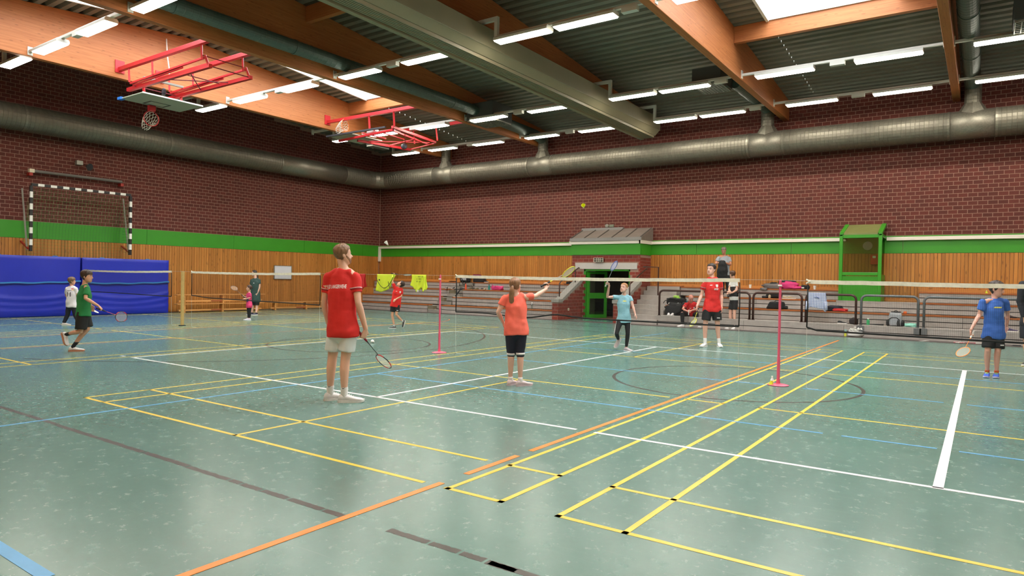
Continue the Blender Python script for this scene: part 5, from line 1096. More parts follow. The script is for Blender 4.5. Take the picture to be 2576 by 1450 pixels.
HP = [(-.5, .10, .30, .12), (-.45, .18, .36, .02), (-.36, .25, .385, -.08), (-.25, .285, .39, -.2), (-.12, .305, .385, -.33), (0, .32, .365, -.40), (.12, .33, .378, -.43), (.25, .32, .36, -.43), (.36, .28, .30, -.38), (.44, .2, .2, -.28), (.49, .1, .08, -.14)]
HPa = np.array(HP)
def hsurf(z, th):
    w_, yf, yb = (float(np.interp(z, HPa[:, 0], HPa[:, i])) for i in (1, 2, 3))
    yc = (yf+yb)/2; d = (yf-yb)/2; c, s = math.cos(th), math.sin(th)
    return Vector((w_*math.copysign(abs(s)**.85, s), yc+d*math.copysign(abs(c)**.85, c), z))
CT = bpy.data.textures.new('cloth_folds', 'CLOUDS'); CT.noise_scale = .16; CT.noise_depth = 1
def skinmods(v, it=5, fold=0):
    m = [('REMESH', dict(mode='VOXEL', voxel_size=v, use_smooth_shade=True)), ('SMOOTH', dict(factor=.5, iterations=it))]
    if fold: m.append(('DISPLACE', dict(texture=CT, strength=fold, mid_level=.5, texture_coords='GLOBAL')))
    return m
def lerp(a, b, t): return a+(b-a)*t
EYEW = M('eye_white', (226, 222, 216), .3); IRIS = M('eye_dark', (44, 32, 26), .2); LIP = M('lips', (176, 92, 84), .5)
PEOPLE = {}
def hand(m, W, x, y, n, L, bends, tb=.5):
    m.loft([W-x*.06*L, W+x*.12*L, W+x*.30*L, W+x*.50*L], [(.13*L, .10*L), (.16*L, .095*L), (.21*L, .085*L), (.215*L, .07*L)], y, 12)
    for yo, fl in ((.155, .41), (.053, .45), (-.05, .42), (-.148, .33)):
        p = W+x*(.50*L)+y*(yo*L); pts = [p-x*.12*L, p]; a = 0
        for seg_, b in zip((.45, .31, .24), bends):
            a += b; d = x*math.cos(a)+n*math.sin(a); p = p+d*(fl*seg_*L); pts.append(p)
        m.loft(pts, [.047*L, .046*L, .043*L, .040*L, .034*L], y, 8)
    p = W+x*.14*L+y*.15*L; d = (x*.62+y*.72+n*.3).normalized(); p2 = p+d*.20*L; d2 = (x*.85+y*(.3-.5*tb)+n*(.2+.6*tb)).normalized(); p3 = p2+d2*.16*L; p4 = p3+(d2+n*.2*tb-y*.3*tb).normalized()*.12*L
    m.loft([p-d*.05*L, p2, p3, p4], [.065*L, .056*L, .05*L, .042*L], n, 8)
def shell(zl, th_out, c, X, Y, Z, hh, name, mat, parent, z0=.5, amp=.25, nth=96, nv=20, arange=(-PI, PI), seed=0):
    """hair or beard: a thickness laid over the head surface from z0 down to the hairline zl(angle)"""
    full = arange[1]-arange[0] > 2*PI-.01; vs = []; idx = {}
    nn = nth if full else nth+1
    for lay_ in (0, 1):
        for i in range(nn):
            th = arange[0]+(arange[1]-arange[0])*i/nth; zb = zl(abs(math.degrees(th)))
            zt = z0 if not callable(z0) else z0(abs(math.degrees(th)))
            for j in range(nv+1):
                v = j/nv; z = zb+(zt-zb)*math.cos(v*PI/2) if zt > .45 else zt+(zb-zt)*v
                p = hsurf(min(z, .5), th); q = Vector((p.x, p.y+.03, p.z*.6+.0))
                q = q.normalized()
                o = th_out*(1 if lay_ else -.25)*(min(1, .35+1.2*(1-v)) if lay_ else 1)
                if lay_: o *= 1+amp*noise.noise(Vector((p.x*6+seed, p.y*6, p.z*3)))+amp*1.6*noise.noise(Vector((p.x*26, p.y*26+seed, p.z*5)))+amp*.9*noise.noise(Vector((p.x*60, p.y*60+seed, p.z*9)))
                if zt > .45 and j == 0: p = Vector((0, -.06, .5))
                p = p+q*o
                idx[lay_, i, j] = len(vs); vs.append(c+(X*p.x+Y*p.y+Z*p.z)*hh)
    fs = []
    for i in range(nth):
        k = (i+1) % nn if full else i+1
        for j in range(nv):
            fs.append((idx[1, i, j], idx[1, i, j+1], idx[1, k, j+1], idx[1, k, j])); fs.append((idx[0, i, j], idx[0, k, j], idx[0, k, j+1], idx[0, i, j+1]))
        fs.append((idx[1, i, nv], idx[0, i, nv], idx[0, k, nv], idx[1, k, nv]))
        if not (zt > .45): fs.append((idx[1, i, 0], idx[1, k, 0], idx[0, k, 0], idx[0, i, 0]))
    return MB().add(vs, fs).build(name, mat, parent, smooth=True)
def person(key, label, H, hd, hp=0, hh=None, g=1.0, skin=(214, 160, 134), hair=(70, 50, 38), style='short', shirt=(200, 30, 30), hem=.07, sleeve=.62, fit=1.0,
           bottom='shorts', bcol=(24, 24, 26), bfrac=.8, loose=1.0, socks=(230, 228, 226), slen=.3, shoe=None, sole=None, vox=.009, mid=False, z0=0, fem=False, beard=None, glasses=False, lace=None):
    J = {k: Vector(v) for k, v in PJ[key].items() if k != 'rk'}; rk = PJ[key].get('rk'); hh = hh or .128*H; k = H/1.8*g
    SK = M('skin_%s' % key, skin, .5, var=.05, vscale=9); HA = M('hair_%d_%d_%d' % hair, hair, .5, var=.3, vscale=60, stretch=(1, 1, .25)); SH = M('cloth_%d_%d_%d' % shirt, shirt, .75, var=.04, vscale=5, bump=.2, bscale=14); BO = M('cloth_%d_%d_%d' % bcol, bcol, .75, bump=.2, bscale=14)
    sm, pm = (J['sL']+J['sR'])/2, (J['pL']+J['pR'])/2; T = (sm-pm).normalized(); ac = (J['sR']-J['sL']); ac = (ac-T*ac.dot(T)).normalized(); ap = (J['pR']-J['pL']); ap = (ap-T*ap.dot(T)).normalized(); ap = lerp(ap, ac, .4).normalized(); fr = T.cross(ac).normalized()
    root = thing('person', label, 'person', (pm.x, pm.y, z0)); nk = J['nk']
    # feet
    feet = {}
    for s in 'LR':
        l, t = J['l'+s].copy(), J['t'+s].copy(); L = (.158 if H > 1.6 else .166)*H; gl_ = l.z-z0 < .065 and t.z-z0 < .065
        if gl_: l.z = z0; t.z = z0
        f = (t-l).normalized(); up = Vector((0, 0, 1)) if gl_ else (J['k'+s]-J['a'+s]).normalized()
        up = (up-f*up.dot(f)).normalized(); J['a'+s] = l+f*(.22*L)+up*(.30*L); feet[s] = (l, f, up, L)
    # hands
    Lh = .105*H; hands = []; grip = None
    for s in 'LR':
        if rk and s == 'R':
            b, tip, rn = (Vector(q) for q in rk); d = (tip-b).normalized(); G = b+d*.085; fo = (G-J['eR']).normalized()
            y = d if d.dot(fo) < .45 else (d-fo*.62).normalized(); x = fo-y*fo.dot(y)
            x = x.normalized() if x.length > .15 else y.orthogonal().normalized(); n = y.cross(x)
            W = G-x*.47*Lh-n*.135*Lh; J['wR'] = W; hands.append((W, x, y, n, (1.0, 1.35, .8), 1.0))
        else:
            x = (J['h'+s]-J['w'+s]).normalized(); n = (lerp(sm, pm, .7)-J['h'+s]); n = n-x*n.dot(x); n = n.normalized(); y = x.cross(n) if s == 'R' else n.cross(x)
            hands.append((J['w'+s], x, y, n, (.35, .5, .35) if key not in ('man_seated', 'man_grey') else (.8, .9, .5), .25))
    # body: one continuous surface
    m = MB(); wz = .92 if fem else 1.0; hz = 1.07 if fem else 1.0
    m.loft([pm-T*.09*k, pm, lerp(pm, sm, .35), lerp(pm, sm, .72), lerp(pm, sm, .93), lerp(sm, nk, .6)], [(.12*k, .09*k), (.155*k*hz, .108*k), (.13*k*wz, .092*k), (.148*k, .105*k), (.135*k, .082*k), (.06*k, .058*k)], [ap, ap, ap, ac, ac, ac], 16)
    m.loft([J['sL']-T*.01, lerp(J['sL'], nk, .5)+T*.0, nk-T*.02, lerp(J['sR'], nk, .5), J['sR']-T*.01], [.05*k, .05*k, .052*k, .05*k, .05*k], T, 12)
    for s in 'LR':
        a, b, c = J['s'+s], J['e'+s], J['w'+s]
        m.loft([a, lerp(a, b, .35), lerp(a, b, .75), b, lerp(b, c, .25), lerp(b, c, .7), c], [.050*k, .049*k, .041*k, .037*k, .042*k, .032*k, .027*k], fr, 12)
        a, b, c = J['p'+s]-T*.0, J['k'+s], J['a'+s]; bk = ((a+c)/2-b); bk = bk.normalized() if bk.length > .05 else -fr
        m.loft([a, lerp(a, b, .3), lerp(a, b, .8), b, lerp(b, c, .28)-fr*.012*k, lerp(b, c, .55)-fr*.008*k, lerp(b, c, .85), c], [.086*k, .080*k, .060*k, .055*k, .056*k, .047*k, .036*k, .036*k], ac, 12)
        l, f, up, L = feet[s]; m.loft([c, l+f*.25*L+up*.14*L, l+f*.8*L+up*.1*L], [.035*k, .034*k, .022*k], ac, 10)
    for W, x, y, n, bends, tbv in hands: hand(m, W, x, y, n, Lh, bends, tbv)
    # head
    fd = azim(hd); Y = (fd*math.cos(math.radians(hp))+Vector((0, 0, 1))*math.sin(math.radians(hp))).normalized(); Z0 = Vector((0, 0, 1)) if abs(hp) < 60 else T; X = Y.cross(Z0).normalized(); Z = X.cross(Y)
    c = (J['ht']+J['ch'])/2 if mid else J['ht']-Z*((.5 if style == 'bald' else .555)*hh)
    def hl(x, y, z): return c+(X*x+Y*y+Z*z)*hh
    n = 20; vs = []; 
    for z in [q[0] for q in HP]:
        for i in range(n): p = hsurf(z, 2*PI*i/n); vs.append(hl(p.x, p.y, p.z))
    r = len(HP); fs = [(i*n+q, i*n+(q+1) % n, (i+1)*n+(q+1) % n, (i+1)*n+q) for i in range(r-1) for q in range(n)]+[tuple(range(n))[::-1], tuple((r-1)*n+q for q in range(n))]
    m.add([Vector(v) for v in vs], [f_[::-1] for f_ in fs])
    m.loft([hl(0, .35, .07), hl(0, .40, -.02), hl(0, .455, -.11), hl(0, .40, -.16)], [(.04*hh, .04*hh), (.05*hh, .05*hh), (.072*hh, .06*hh), (.06*hh, .03*hh)], X, 10)
    for sx in (-1, 1): m.ellipsoid(hl(sx*.335, -.05, -.03), X*(.035*hh*sx)+Y*(-.02*hh), Y*(.075*hh), Z*(.125*hh), 10, 8)
    m.loft([nk-T*.03, lerp(nk, hl(0, -.08, -.3), .5), hl(0, -.08, -.22)], [.06*k, .052*k, .052*k], ac, 14)
    body = m.build('body', SK, root, smooth=True, mods=skinmods(vox, 4))
    for sx in (-1, 1):
        e = MB(); e.ellipsoid(hl(sx*.135, .335, .035), X*.055*hh, Y*.035*hh, Z*.030*hh, 12, 8); eo = e.build('eye', EYEW, root, smooth=True)
        e = MB(); e.ellipsoid(hl(sx*.135, .362, .035), X*.026*hh, Y*.014*hh, Z*.026*hh, 10, 6); e.build('iris', IRIS, eo, smooth=True)
        if style != 'bald': MB().loft([hl(sx*.06, .388, .10), hl(sx*.14, .375, .125), hl(sx*.21, .33, .10)], [(.014*hh, .012*hh), (.018*hh, .012*hh), (.01*hh, .01*hh)], Z, 8).build('eyebrow', HA, root, smooth=True)
    MB().loft([hl(-.1, .365, -.265), hl(0, .405, -.26), hl(.1, .365, -.265)], [(.014*hh, .014*hh), (.03*hh, .018*hh), (.014*hh, .014*hh)], Z, 8).build('lips', LIP, root, smooth=True)
    if glasses:
        gm = MB()
        for sx in (-1, 1): gm.tube([hl(sx*.14+.085*math.cos(q*PI/6), .385, .03+.06*math.sin(q*PI/6)) for q in range(12)], .008*hh, 5, True); gm.tube([hl(sx*.22, .37, .04), hl(sx*.34, -.02, .05)], .008*hh, 5)
        gm.build('glasses', BLACK, root)
    line = dict(short=([0, 40, 62, 78, 95, 112, 180], [.30, .30, .24, .02, -.02, -.22, -.34]), fringe=([0, 40, 62, 80, 95, 112, 180], [.17, .18, .14, -.06, -.1, -.26, -.38]), tied=([0, 40, 62, 80, 95, 112, 180], [.33, .30, .22, .08, .04, -.16, -.30]))
    if style != 'bald':
        a, b = line['tied' if style in ('pony', 'tied') else 'fringe' if style == 'fringe' else 'short']
        shell(lambda t_: float(np.interp(t_, a, b)), .075 if style in ('fringe', 'short') else .045, c, X, Y, Z, hh, 'hair', HA, root, amp=.3 if style in ('short', 'fringe') else .12, seed=len(PEOPLE)*3)
        if style == 'pony':
            p0 = hl(0, -.47, -.02); pts = [hl(0, -.40, .0), hl(0, -.53, -.05), hl(-.02, -.58, -.35), hl(-.05, -.52, -.75), hl(-.08, -.47, -1.15), hl(-.1, -.45, -1.45)]
            MB().loft(pts, [(.08*hh, .08*hh), (.09*hh, .085*hh), (.17*hh, .12*hh), (.19*hh, .12*hh), (.15*hh, .09*hh), (.05*hh, .03*hh)], X, 14).build('ponytail', HA, root, smooth=True, mods=[('SUBSURF', dict(levels=2, render_levels=2)), ('DISPLACE', dict(texture=CT, strength=.03, mid_level=.5, texture_coords='GLOBAL'))])
            MB().tube([p0+(X*math.cos(q*PI/6)+Z*math.sin(q*PI/6))*.085*hh-Y*.0 for q in range(12)], .022*hh, 8, True).build('hair_tie', BLACK, root, smooth=True)
        if style == 'tied': MB().ellipsoid(hl(0, -.47, .02), X*.1*hh, Y*.1*hh, Z*.1*hh, 12, 8).build('hair_bun', HA, root, smooth=True)
    if beard:
        BD = M('beard_%s' % key, beard, .7, var=.25, vscale=80)
        shell(lambda t_: float(np.interp(t_, [0, 30, 60, 85], [-.5, -.49, -.40, -.12])), .022, c, X, Y, Z, hh, 'beard', BD, root, z0=lambda t_: float(np.interp(t_, [0, 18, 28, 60, 85], [-.30, -.30, -.2, -.16, .0])), amp=.4, arange=(-1.48, 1.48), nv=6)
    # shirt
    m = MB(); q = k*fit; hemp = pm-T*(hem*H); hw = max(.178*q*hz, (J['pR']-J['pL']).length/2+.096*k*(loose if bottom == 'shorts' else 1)+.02)
    m.loft([hemp, lerp(hemp, pm, .7), lerp(pm, sm, .35), lerp(pm, sm, .72), lerp(pm, sm, .95)], [(hw, .138*q), (hw, .138*q), (.168*q, .122*q), (.176*q, .126*q), (.156*q, .096*q)], [ap, ap, ap, ac, ac], 24, False, True)
    m.loft([lerp(pm, sm, .9), sm, lerp(sm, nk, .55), lerp(sm, nk, .93)], [(.16*q, .1*q), (.13*q, .09*q), (.088*k, .078*k), (.066*k, .066*k)], ac, 20, True, False)
    m.loft([J['sL']-T*.012, lerp(J['sL'], nk, .5), lerp(J['sR'], nk, .5), J['sR']-T*.012], [.055*k, .058*k, .058*k, .055*k], T, 14)
    for s in 'LR':
        a, b = J['s'+s], J['e'+s]; e = lerp(a, b, sleeve) if sleeve <= 1 else b
        pts = [a-(b-a)*.02, lerp(a, e, .5), e]; rr = [.059*q, .063*q, .063*q]
        if sleeve > 1: pts += [lerp(b, J['w'+s], .5), lerp(b, J['w'+s], .97)]; rr = [.064*q, .06*q, .052*q, .05*q, .042*q]
        m.loft(pts, rr, fr, 16, True, False)
    so = m.build('shirt', SH, root, smooth=True, mods=skinmods(max(vox*1.25, .010), 6, .034 if vox < .011 else .02))
    # trousers / shorts / leggings
    m = MB(); lo = loose; wst = pm+T*.10*k
    m.loft([pm-T*.085*k, pm-T*.03*k, pm+T*.04*k, wst], [(.15*k*lo, .115*k*lo), (.172*k*hz*lo**.3, .124*k*lo**.3), (.165*k*hz, .118*k), (.15*k, .11*k)], ap, 20)
    for s in 'LR':
        a, b, c = J['p'+s], J['k'+s], J['a'+s]
        if bottom == 'shorts': e = lerp(a, b, bfrac); m.loft([a+T*.02, lerp(a, e, .5), e], [.098*k*lo, .100*k*lo, .098*k*lo], ap, 18, True, False)
        elif bottom == 'capri': e = lerp(b, c, bfrac); m.loft([a+T*.02, lerp(a, b, .4), lerp(a, b, .85), b, e], [.098*k, .094*k, .078*k, .072*k, .068*k], ap, 18, True, False)
        elif bottom == 'tights': m.loft([a+T*.02, lerp(a, b, .3), lerp(a, b, .8), b, lerp(b, c, .28)-fr*.012*k, lerp(b, c, .55)-fr*.008*k, lerp(b, c, .93)], [.096*k, .09*k, .069*k, .064*k, .065*k, .055*k, .045*k], ap, 18, True, False)
        else: m.loft([a+T*.02, lerp(a, b, .4), lerp(a, b, .9), b, lerp(b, c, .5), lerp(b, c, .97)], [.1*k, .095*k, .08*k, .076*k, .068*k, .06*k], ap, 18, True, False)
    m.build(dict(shorts='shorts', capri='capri_trousers', tights='leggings', trousers='trousers')[bottom], BO, root, smooth=True, mods=skinmods(max(vox*1.25, .010), 5, .016 if bottom != 'tights' else .006))
    SOK = M('sock_%d_%d_%d' % socks, socks, .85, bump=.2, bscale=60)
    shoe = shoe or SHW; sole = sole or SOLEW
    for s in 'LR':
        b, c = J['k'+s], J['a'+s]; l, f, up, L = feet[s]
        if slen and bottom != 'trousers': MB().loft([lerp(c, b, slen), lerp(c, b, slen*.5), c, l+f*.26*L+up*.16*L], [.047*k, .042*k, .042*k, .04*k], ac, 14, False, True).build('sock', SOK, root, smooth=True, mods=[('SUBSURF', dict(levels=1, render_levels=1))])
        shoe_mesh(l, f, up, L, shoe, sole, root, lace or GREY, 'shoe')
    PEOPLE[key] = dict(root=root, shirt=so, sm=sm, pm=pm, T=T, ac=ac, fr=fr, J=J, k=k, hands=hands, fit=fit, sleeve=sleeve)
    return root
def racket(rk, lab, frame, accent=None, grip=BLACK, shaft=None, strings=(236, 236, 226)):
    b, tip, nn = (Vector(q) for q in rk); d = (tip-b).normalized(); nn = (nn-d*nn.dot(d)).normalized(); s = nn.cross(d); t = thing('badminton_racket', lab, 'racket', b)
    MB().lathe([(.014, 0), (.0155, .004), (.0135, .02), (.0125, .165), (.011, .17)], b, d, 12).build('grip', grip, t); MB().lathe([(.011, .168), (.008, .185), (.0045, .215)], b, d, 10).build('cone', frame, t)
    MB().tube([b+d*.21, b+d*.425], .0042, 8).build('shaft', shaft or frame, t); C = b+d*.54; A, B = .122, .097
    E = lambda a: C+d*(A*math.cos(a))+s*(B*math.sin(a))
    if accent:
        for i in range(8):
            a0 = i*PI/4; MB().tube([E(a0+PI/4*j/6) for j in range(7)], .0062, 8).build('frame_segment', (frame, accent)[(i//1) % 2 if i not in (0,) else 0], t, smooth=True)
    else: MB().tube([E(2*PI*i/40) for i in range(40)], .0062, 8, True).build('frame', frame, t, smooth=True)
    m = MB()
    for i in range(-9, 10):
        y = i*.0098; q = A*math.sqrt(max(0, 1-(y/B)**2))*.98; m.tube([C+s*y-d*q, C+s*y+d*q], .0011, 3, caps=False)
    for i in range(-11, 12):
        x = i*.0102; q = B*math.sqrt(max(0, 1-(x/A)**2))*.98; m.tube([C+d*x-s*q, C+d*x+s*q], .0011, 3, caps=False)
    o = m.build('strings', M('strings_%d_%d_%d' % strings, strings, .5), t); o['kind'] = 'stuff'
    MB().tube([b+d*.42-s*.012, b+d*.425, b+d*.42+s*.012], .006, 8).build('throat', frame, t)
    return t
person('man_back', 'tall bearded man in red shirt and white shorts seen from behind, racket lowered', 1.87, 60, 2, .232, .98, skin=(228, 178, 152), hair=(128, 94, 66), shirt=(214, 34, 28), hem=.055, sleeve=.62, fit=1.0, bcol=(222, 226, 228), bfrac=.74, loose=1.0, slen=.28, beard=(150, 108, 84), vox=.0065, lace=WHITE)
person('girl_coral', 'girl with a ponytail in coral shirt and navy capris reaching out with a racket', 1.52, 22, 4, .218, 1.0, skin=(230, 182, 160), hair=(146, 106, 76), style='pony', shirt=(250, 112, 92), hem=.05, sleeve=.5, fit=1.06, bottom='capri', bcol=(28, 28, 46), bfrac=.17, socks=(236, 232, 232), slen=.14, shoe=M('shoe_pale_pink', (220, 198, 200), .55), sole=M('sole_pink', (206, 186, 190), .5), vox=.0068, fem=True)
person('girl_blue', 'girl in light blue shirt and black leggings raising a racket behind the net', 1.47, 222, 10, .205, .9, skin=(226, 176, 158), hair=(176, 124, 80), style='tied', shirt=(140, 190, 204), hem=.055, sleeve=.45, fit=1.06, bottom='tights', bcol=(26, 26, 28), slen=0, shoe=M('shoe_grey_pink', (190, 176, 180), .55), vox=.0075, fem=True)
person('man_red', 'young man in red shirt and black shorts standing behind the net', 1.93, 228, 2, .262, .93, skin=(222, 170, 150), hair=(48, 36, 32), shirt=(216, 34, 30), hem=.05, sleeve=.6, fit=1.0, bfrac=.78, loose=1.1, slen=.3, vox=.008)
person('man_seated', 'bald man in red shirt sitting bent forward on the ledge', 1.80, 182, -38, .235, .95, skin=(222, 150, 132), style='bald', shirt=(206, 30, 32), hem=.0, sleeve=.6, bottom='trousers', bcol=(28, 26, 28), vox=.009, mid=True, glasses=True)
person('person_white', 'person in white shirt and black shorts with hands on the belt, back half turned', 1.84, 335, -12, .23, .9, skin=(222, 170, 148), hair=(84, 56, 40), shirt=(214, 212, 208), hem=.0, sleeve=.5, bfrac=.75, slen=.12, vox=.009)
person('man_grey', 'man with glasses in grey checked shirt standing up on the tiers, looking down', 1.72, 196, -30, .225, 1.0, skin=(198, 138, 112), hair=(120, 104, 92), shirt=(150, 156, 162), hem=.03, sleeve=.6, fit=1.05, bottom='trousers', bcol=(32, 32, 36), shoe=SHB, sole=SHB, vox=.010, mid=True, z0=LZ[2], glasses=True)
person('boy_blue', 'smiling boy in blue shirt, black shorts and blue shoes holding a racket low', 1.61, 140, -12, .25, .92, skin=(220, 164, 144), hair=(60, 44, 36), style='fringe', shirt=(58, 104, 188), hem=.045, sleeve=.62, fit=1.08, bfrac=.84, loose=1.12, socks=(206, 92, 44), slen=.14, shoe=M('shoe_blue', (34, 82, 196), .5), sole=M('sole_lilac', (196, 190, 222), .5), vox=.0075, lace=M('lace_lime', (200, 236, 60), .5))
person('boy_green', 'boy in green shirt running with a racket in front of the blue mats', 1.55, 82, -4, .225, .98, skin=(212, 158, 130), hair=(58, 40, 32), style='fringe', shirt=(22, 122, 62), hem=.03, sleeve=.72, fit=1.1, bcol=(16, 16, 18), bfrac=.9, loose=1.22, socks=(30, 30, 34), slen=.42, shoe=SHW, sole=M('gum_sole', (186, 124, 96), .5), vox=.008)
person('boy_white', 'boy in white number shirt and dark trousers behind the boy in green', 1.34, 48, -4, .21, .98, skin=(212, 158, 134), hair=(110, 84, 62), style='fringe', shirt=(218, 214, 220), hem=.04, sleeve=.75, fit=1.1, bottom='trousers', bcol=(30, 32, 48), vox=.009)
person('woman_green', 'woman with a dark ponytail in dark green tunic standing by the gym benches', 1.68, 252, 0, .22, 1.0, skin=(224, 178, 156), hair=(42, 32, 30), style='pony', shirt=(44, 72, 66), hem=.11, sleeve=.55, fit=1.1, bfrac=1.0, socks=(40, 40, 46), slen=.06, shoe=M('shoe_navy', (42, 42, 66), .6), vox=.010, fem=True)
person('girl_pink', 'small girl in pink and purple shirt and black leggings holding a racket', 1.16, 262, 0, .20, 1.0, skin=(226, 176, 152), hair=(74, 48, 36), style='tied', shirt=(214, 58, 112), hem=.08, sleeve=.7, fit=1.0, bottom='tights', bcol=(24, 24, 28), slen=0, shoe=M('shoe_lilac', (214, 206, 226), .5), vox=.009, fem=True)
person('boy_red', 'boy in red shirt looking up and stretching for a shuttle behind the yellow bib', 1.33, 268, 48, .205, .98, skin=(226, 168, 138), hair=(54, 34, 28), style='short', shirt=(222, 34, 28), hem=.04, sleeve=.7, fit=1.1, bfrac=.66, loose=1.12, socks=(206, 204, 202), slen=.18, shoe=SHG, vox=.0085, mid=True)
person('person_dark', 'person in dark jacket and black shorts cut by the right edge of the frame', 1.95, 250, 0, .24, 1.0, shirt=(34, 36, 44), sleeve=2, hem=.06, fit=1.08, bcol=(30, 32, 40), bfrac=.9, loose=1.1, socks=(30, 30, 32), shoe=SHB, vox=.012)
# rackets, each in the hand of its player
RB, RR_ = M('racket_black', (28, 28, 30), .35), M('racket_red', (214, 44, 40), .35); RYL = M('racket_yellow', (222, 220, 40), .35); RBL = M('racket_blue', (70, 96, 168), .35); ROR = M('racket_orange', (238, 138, 50), .35); RSI = M('racket_silver', (190, 190, 196), .35, metal=.3)
racket(PJ['man_back']['rk'], 'black and red racket held low by the bearded man', RB, RR_, M('grip_red', (150, 24, 44), .7), RB)
racket(PJ['girl_coral']['rk'], 'yellow and black racket held out by the girl in coral', RYL, RYL, BLACK, RSI)
racket(PJ['girl_blue']['rk'], 'blue violet racket with white grip raised by the girl in light blue', RBL, None, WHITE, RSI, (170, 176, 220))
racket(PJ['man_red']['rk'], 'yellow shafted racket hanging from the hand of the young man in red', RYL, None, BLACK, RYL, (226, 222, 196))
racket(PJ['boy_blue']['rk'], 'orange racket held low by the boy in blue', ROR, None, WHITE, ROR)
racket(PJ['boy_green']['rk'], 'racket with a pink shaft held by the boy in green', RB, RR_, BLACK, M('pink_shaft', (232, 110, 120), .4), (214, 206, 216))
racket(PJ['girl_pink']['rk'], 'grey racket held up by the small girl in pink', M('racket_grey', (120, 104, 92), .4), None, BLACK, None, (224, 190, 160))
racket(PJ['boy_red']['rk'], 'dark racket held flat overhead by the boy in red', RB, None, BLACK)
h_ = PEOPLE['man_seated']['J']; hp_ = (h_['hR']+h_['hL'])/2+Vector((0, -.02, 0)); racket((hp_+Vector((0, 0, .05)), hp_+Vector((-.02, -.04, -.56)), (.6, -.8, 0)), 'dark racket standing on its head between the knees of the seated man', RB, None, WHITE)
h_ = PEOPLE['boy_white']['J']; racket((h_['hR'], h_['hR']+Vector((.55, .25, -.28)), (.2, .3, .9)), 'white racket of the boy in white, half hidden by the boy in green', WHITE, None, BLACK)
racket(((2.62, 18.2, .022), (1.99, 18.12, .022), (0, 0, 1)), 'red and white racket lying on the dark floor edge left of the boy in blue', M('racket_crimson', (206, 40, 80), .4), WHITE, WHITE); racket(((3.42, 18.18, .022), (2.78, 18.24, .022), (0, 0, 1)), 'black racket lying on the dark floor edge behind the boy in blue', RB, None, BLACK)
# black jacket in the hands of the man on the tiers
q_ = PEOPLE['man_grey']; hc = (q_['J']['hR']+q_['J']['hL'])/2; jt = thing('jacket', 'black jacket hanging from the hands of the man in the grey shirt', 'jacket', hc-Vector((0, 0, .6)))
MB().loft([hc+q_['fr']*.02-Vector((0, 0, .02)), hc+q_['fr']*.04-Vector((0, 0, .12)), hc+q_['fr']*.04-Vector((0, 0, .34))-q_['ac']*.0, hc+q_['fr']*.03-Vector((0, 0, .62))], [(.10, .05), (.15, .07), (.19, .08), (.17, .05)], q_['ac'], 20).build('cloth', M('cloth_black', (26, 26, 28)), jt, smooth=True, mods=skinmods(.014, 4, .05))
# ---- prints, stripes and bands on the clothes
bpy.context.view_layer.update(); DG = bpy.context.evaluated_depsgraph_get(); BV = {}
def bvh_of(key):
    if key not in BV:
        o = PEOPLE[key]['shirt']; ev = o.evaluated_get(DG); me = ev.to_mesh(); mw = o.matrix_world
        BV[key] = BVHTree.FromPolygons([mw @ v.co for v in me.vertices], [tuple(p.vertices) for p in me.polygons]); ev.to_mesh_clear()
    return BV[key]
def decal(key, tris, u0, v0, mat, name, front=1, su=1.0, lift=.004):
    """lay flat print (vertices u,v in metres) on the shirt: u along the wearer's across axis, v down from the shoulder line"""
    P = PEOPLE[key]; d = P['fr']*front; vs, fs = tris; out = []; bv = bvh_of(key); ax = P['ac']*(-front)
    for u, v in vs:
        o = P['sm']+ax*(u0+u*su)-P['T']*(v0-v)+d*.5; hit = bv.ray_cast(o, -d, 1.0)
        if hit[0] is None: out.append(None)
        else: out.append(hit[0]+d*lift)
    fs = [f for f in fs if all(out[i] is not None for i in f)]; out = [p if p is not None else P['sm'] for p in out]
    if fs: MB().add(out, fs).build(name, mat, P['root'])
def text_tris(s, size, width=None):
    cu = bpy.data.curves.new('print_text', 'FONT'); cu.body = s; cu.size = size; cu.align_x = 'CENTER'; cu.resolution_u = 2; cu.offset = size*.018
    o = bpy.data.objects.new('print_text', cu); COL.objects.link(o); bpy.context.view_layer.update(); me = o.evaluated_get(bpy.context.evaluated_depsgraph_get()).to_mesh()
    bm = bmesh.new(); bm.from_mesh(me); bmesh.ops.triangulate(bm, faces=bm.faces[:]); bmesh.ops.subdivide_edges(bm, edges=[e for e in bm.edges if e.calc_length() > .02], cuts=1)
    bmesh.ops.triangulate(bm, faces=bm.faces[:]); bm.verts.index_update(); vs = [(v.co.x, v.co.y) for v in bm.verts]; fs = [tuple(v.index for v in f.verts) for f in bm.faces]; bm.free(); bpy.data.objects.remove(o)
    w_ = max(v[0] for v in vs)-min(v[0] for v in vs)
    if width: vs = [(v[0]*width/w_, v[1]) for v in vs]
    return vs, fs
def patch(w_, h_, nx=6, ny=4, skew=0, rnd=False):
    vs = [((i/nx-.5)*w_+skew*(j/ny-.5), (j/ny-.5)*h_) for j in range(ny+1) for i in range(nx+1)]; fs = [(j*(nx+1)+i, j*(nx+1)+i+1, (j+1)*(nx+1)+i+1, (j+1)*(nx+1)+i) for j in range(ny) for i in range(nx)]
    return vs, fs
PRW = M('print_white', (236, 228, 226), .6); PRD = M('print_dark', (70, 66, 78), .6); PRY = M('print_yellow', (222, 214, 110), .6)
decal('man_back', text_tris('VL.ED LANGERWEHE', .062, .27), -.035, .135, PRW, 'shirt_lettering', -1)
shield = ([(-.03, .035), (.03, .035), (.03, -.005), (0, -.045), (-.03, -.005), (0, 0)], [(0, 5, 1), (1, 5, 2), (2, 5, 3), (3, 5, 4), (4, 5, 0)])
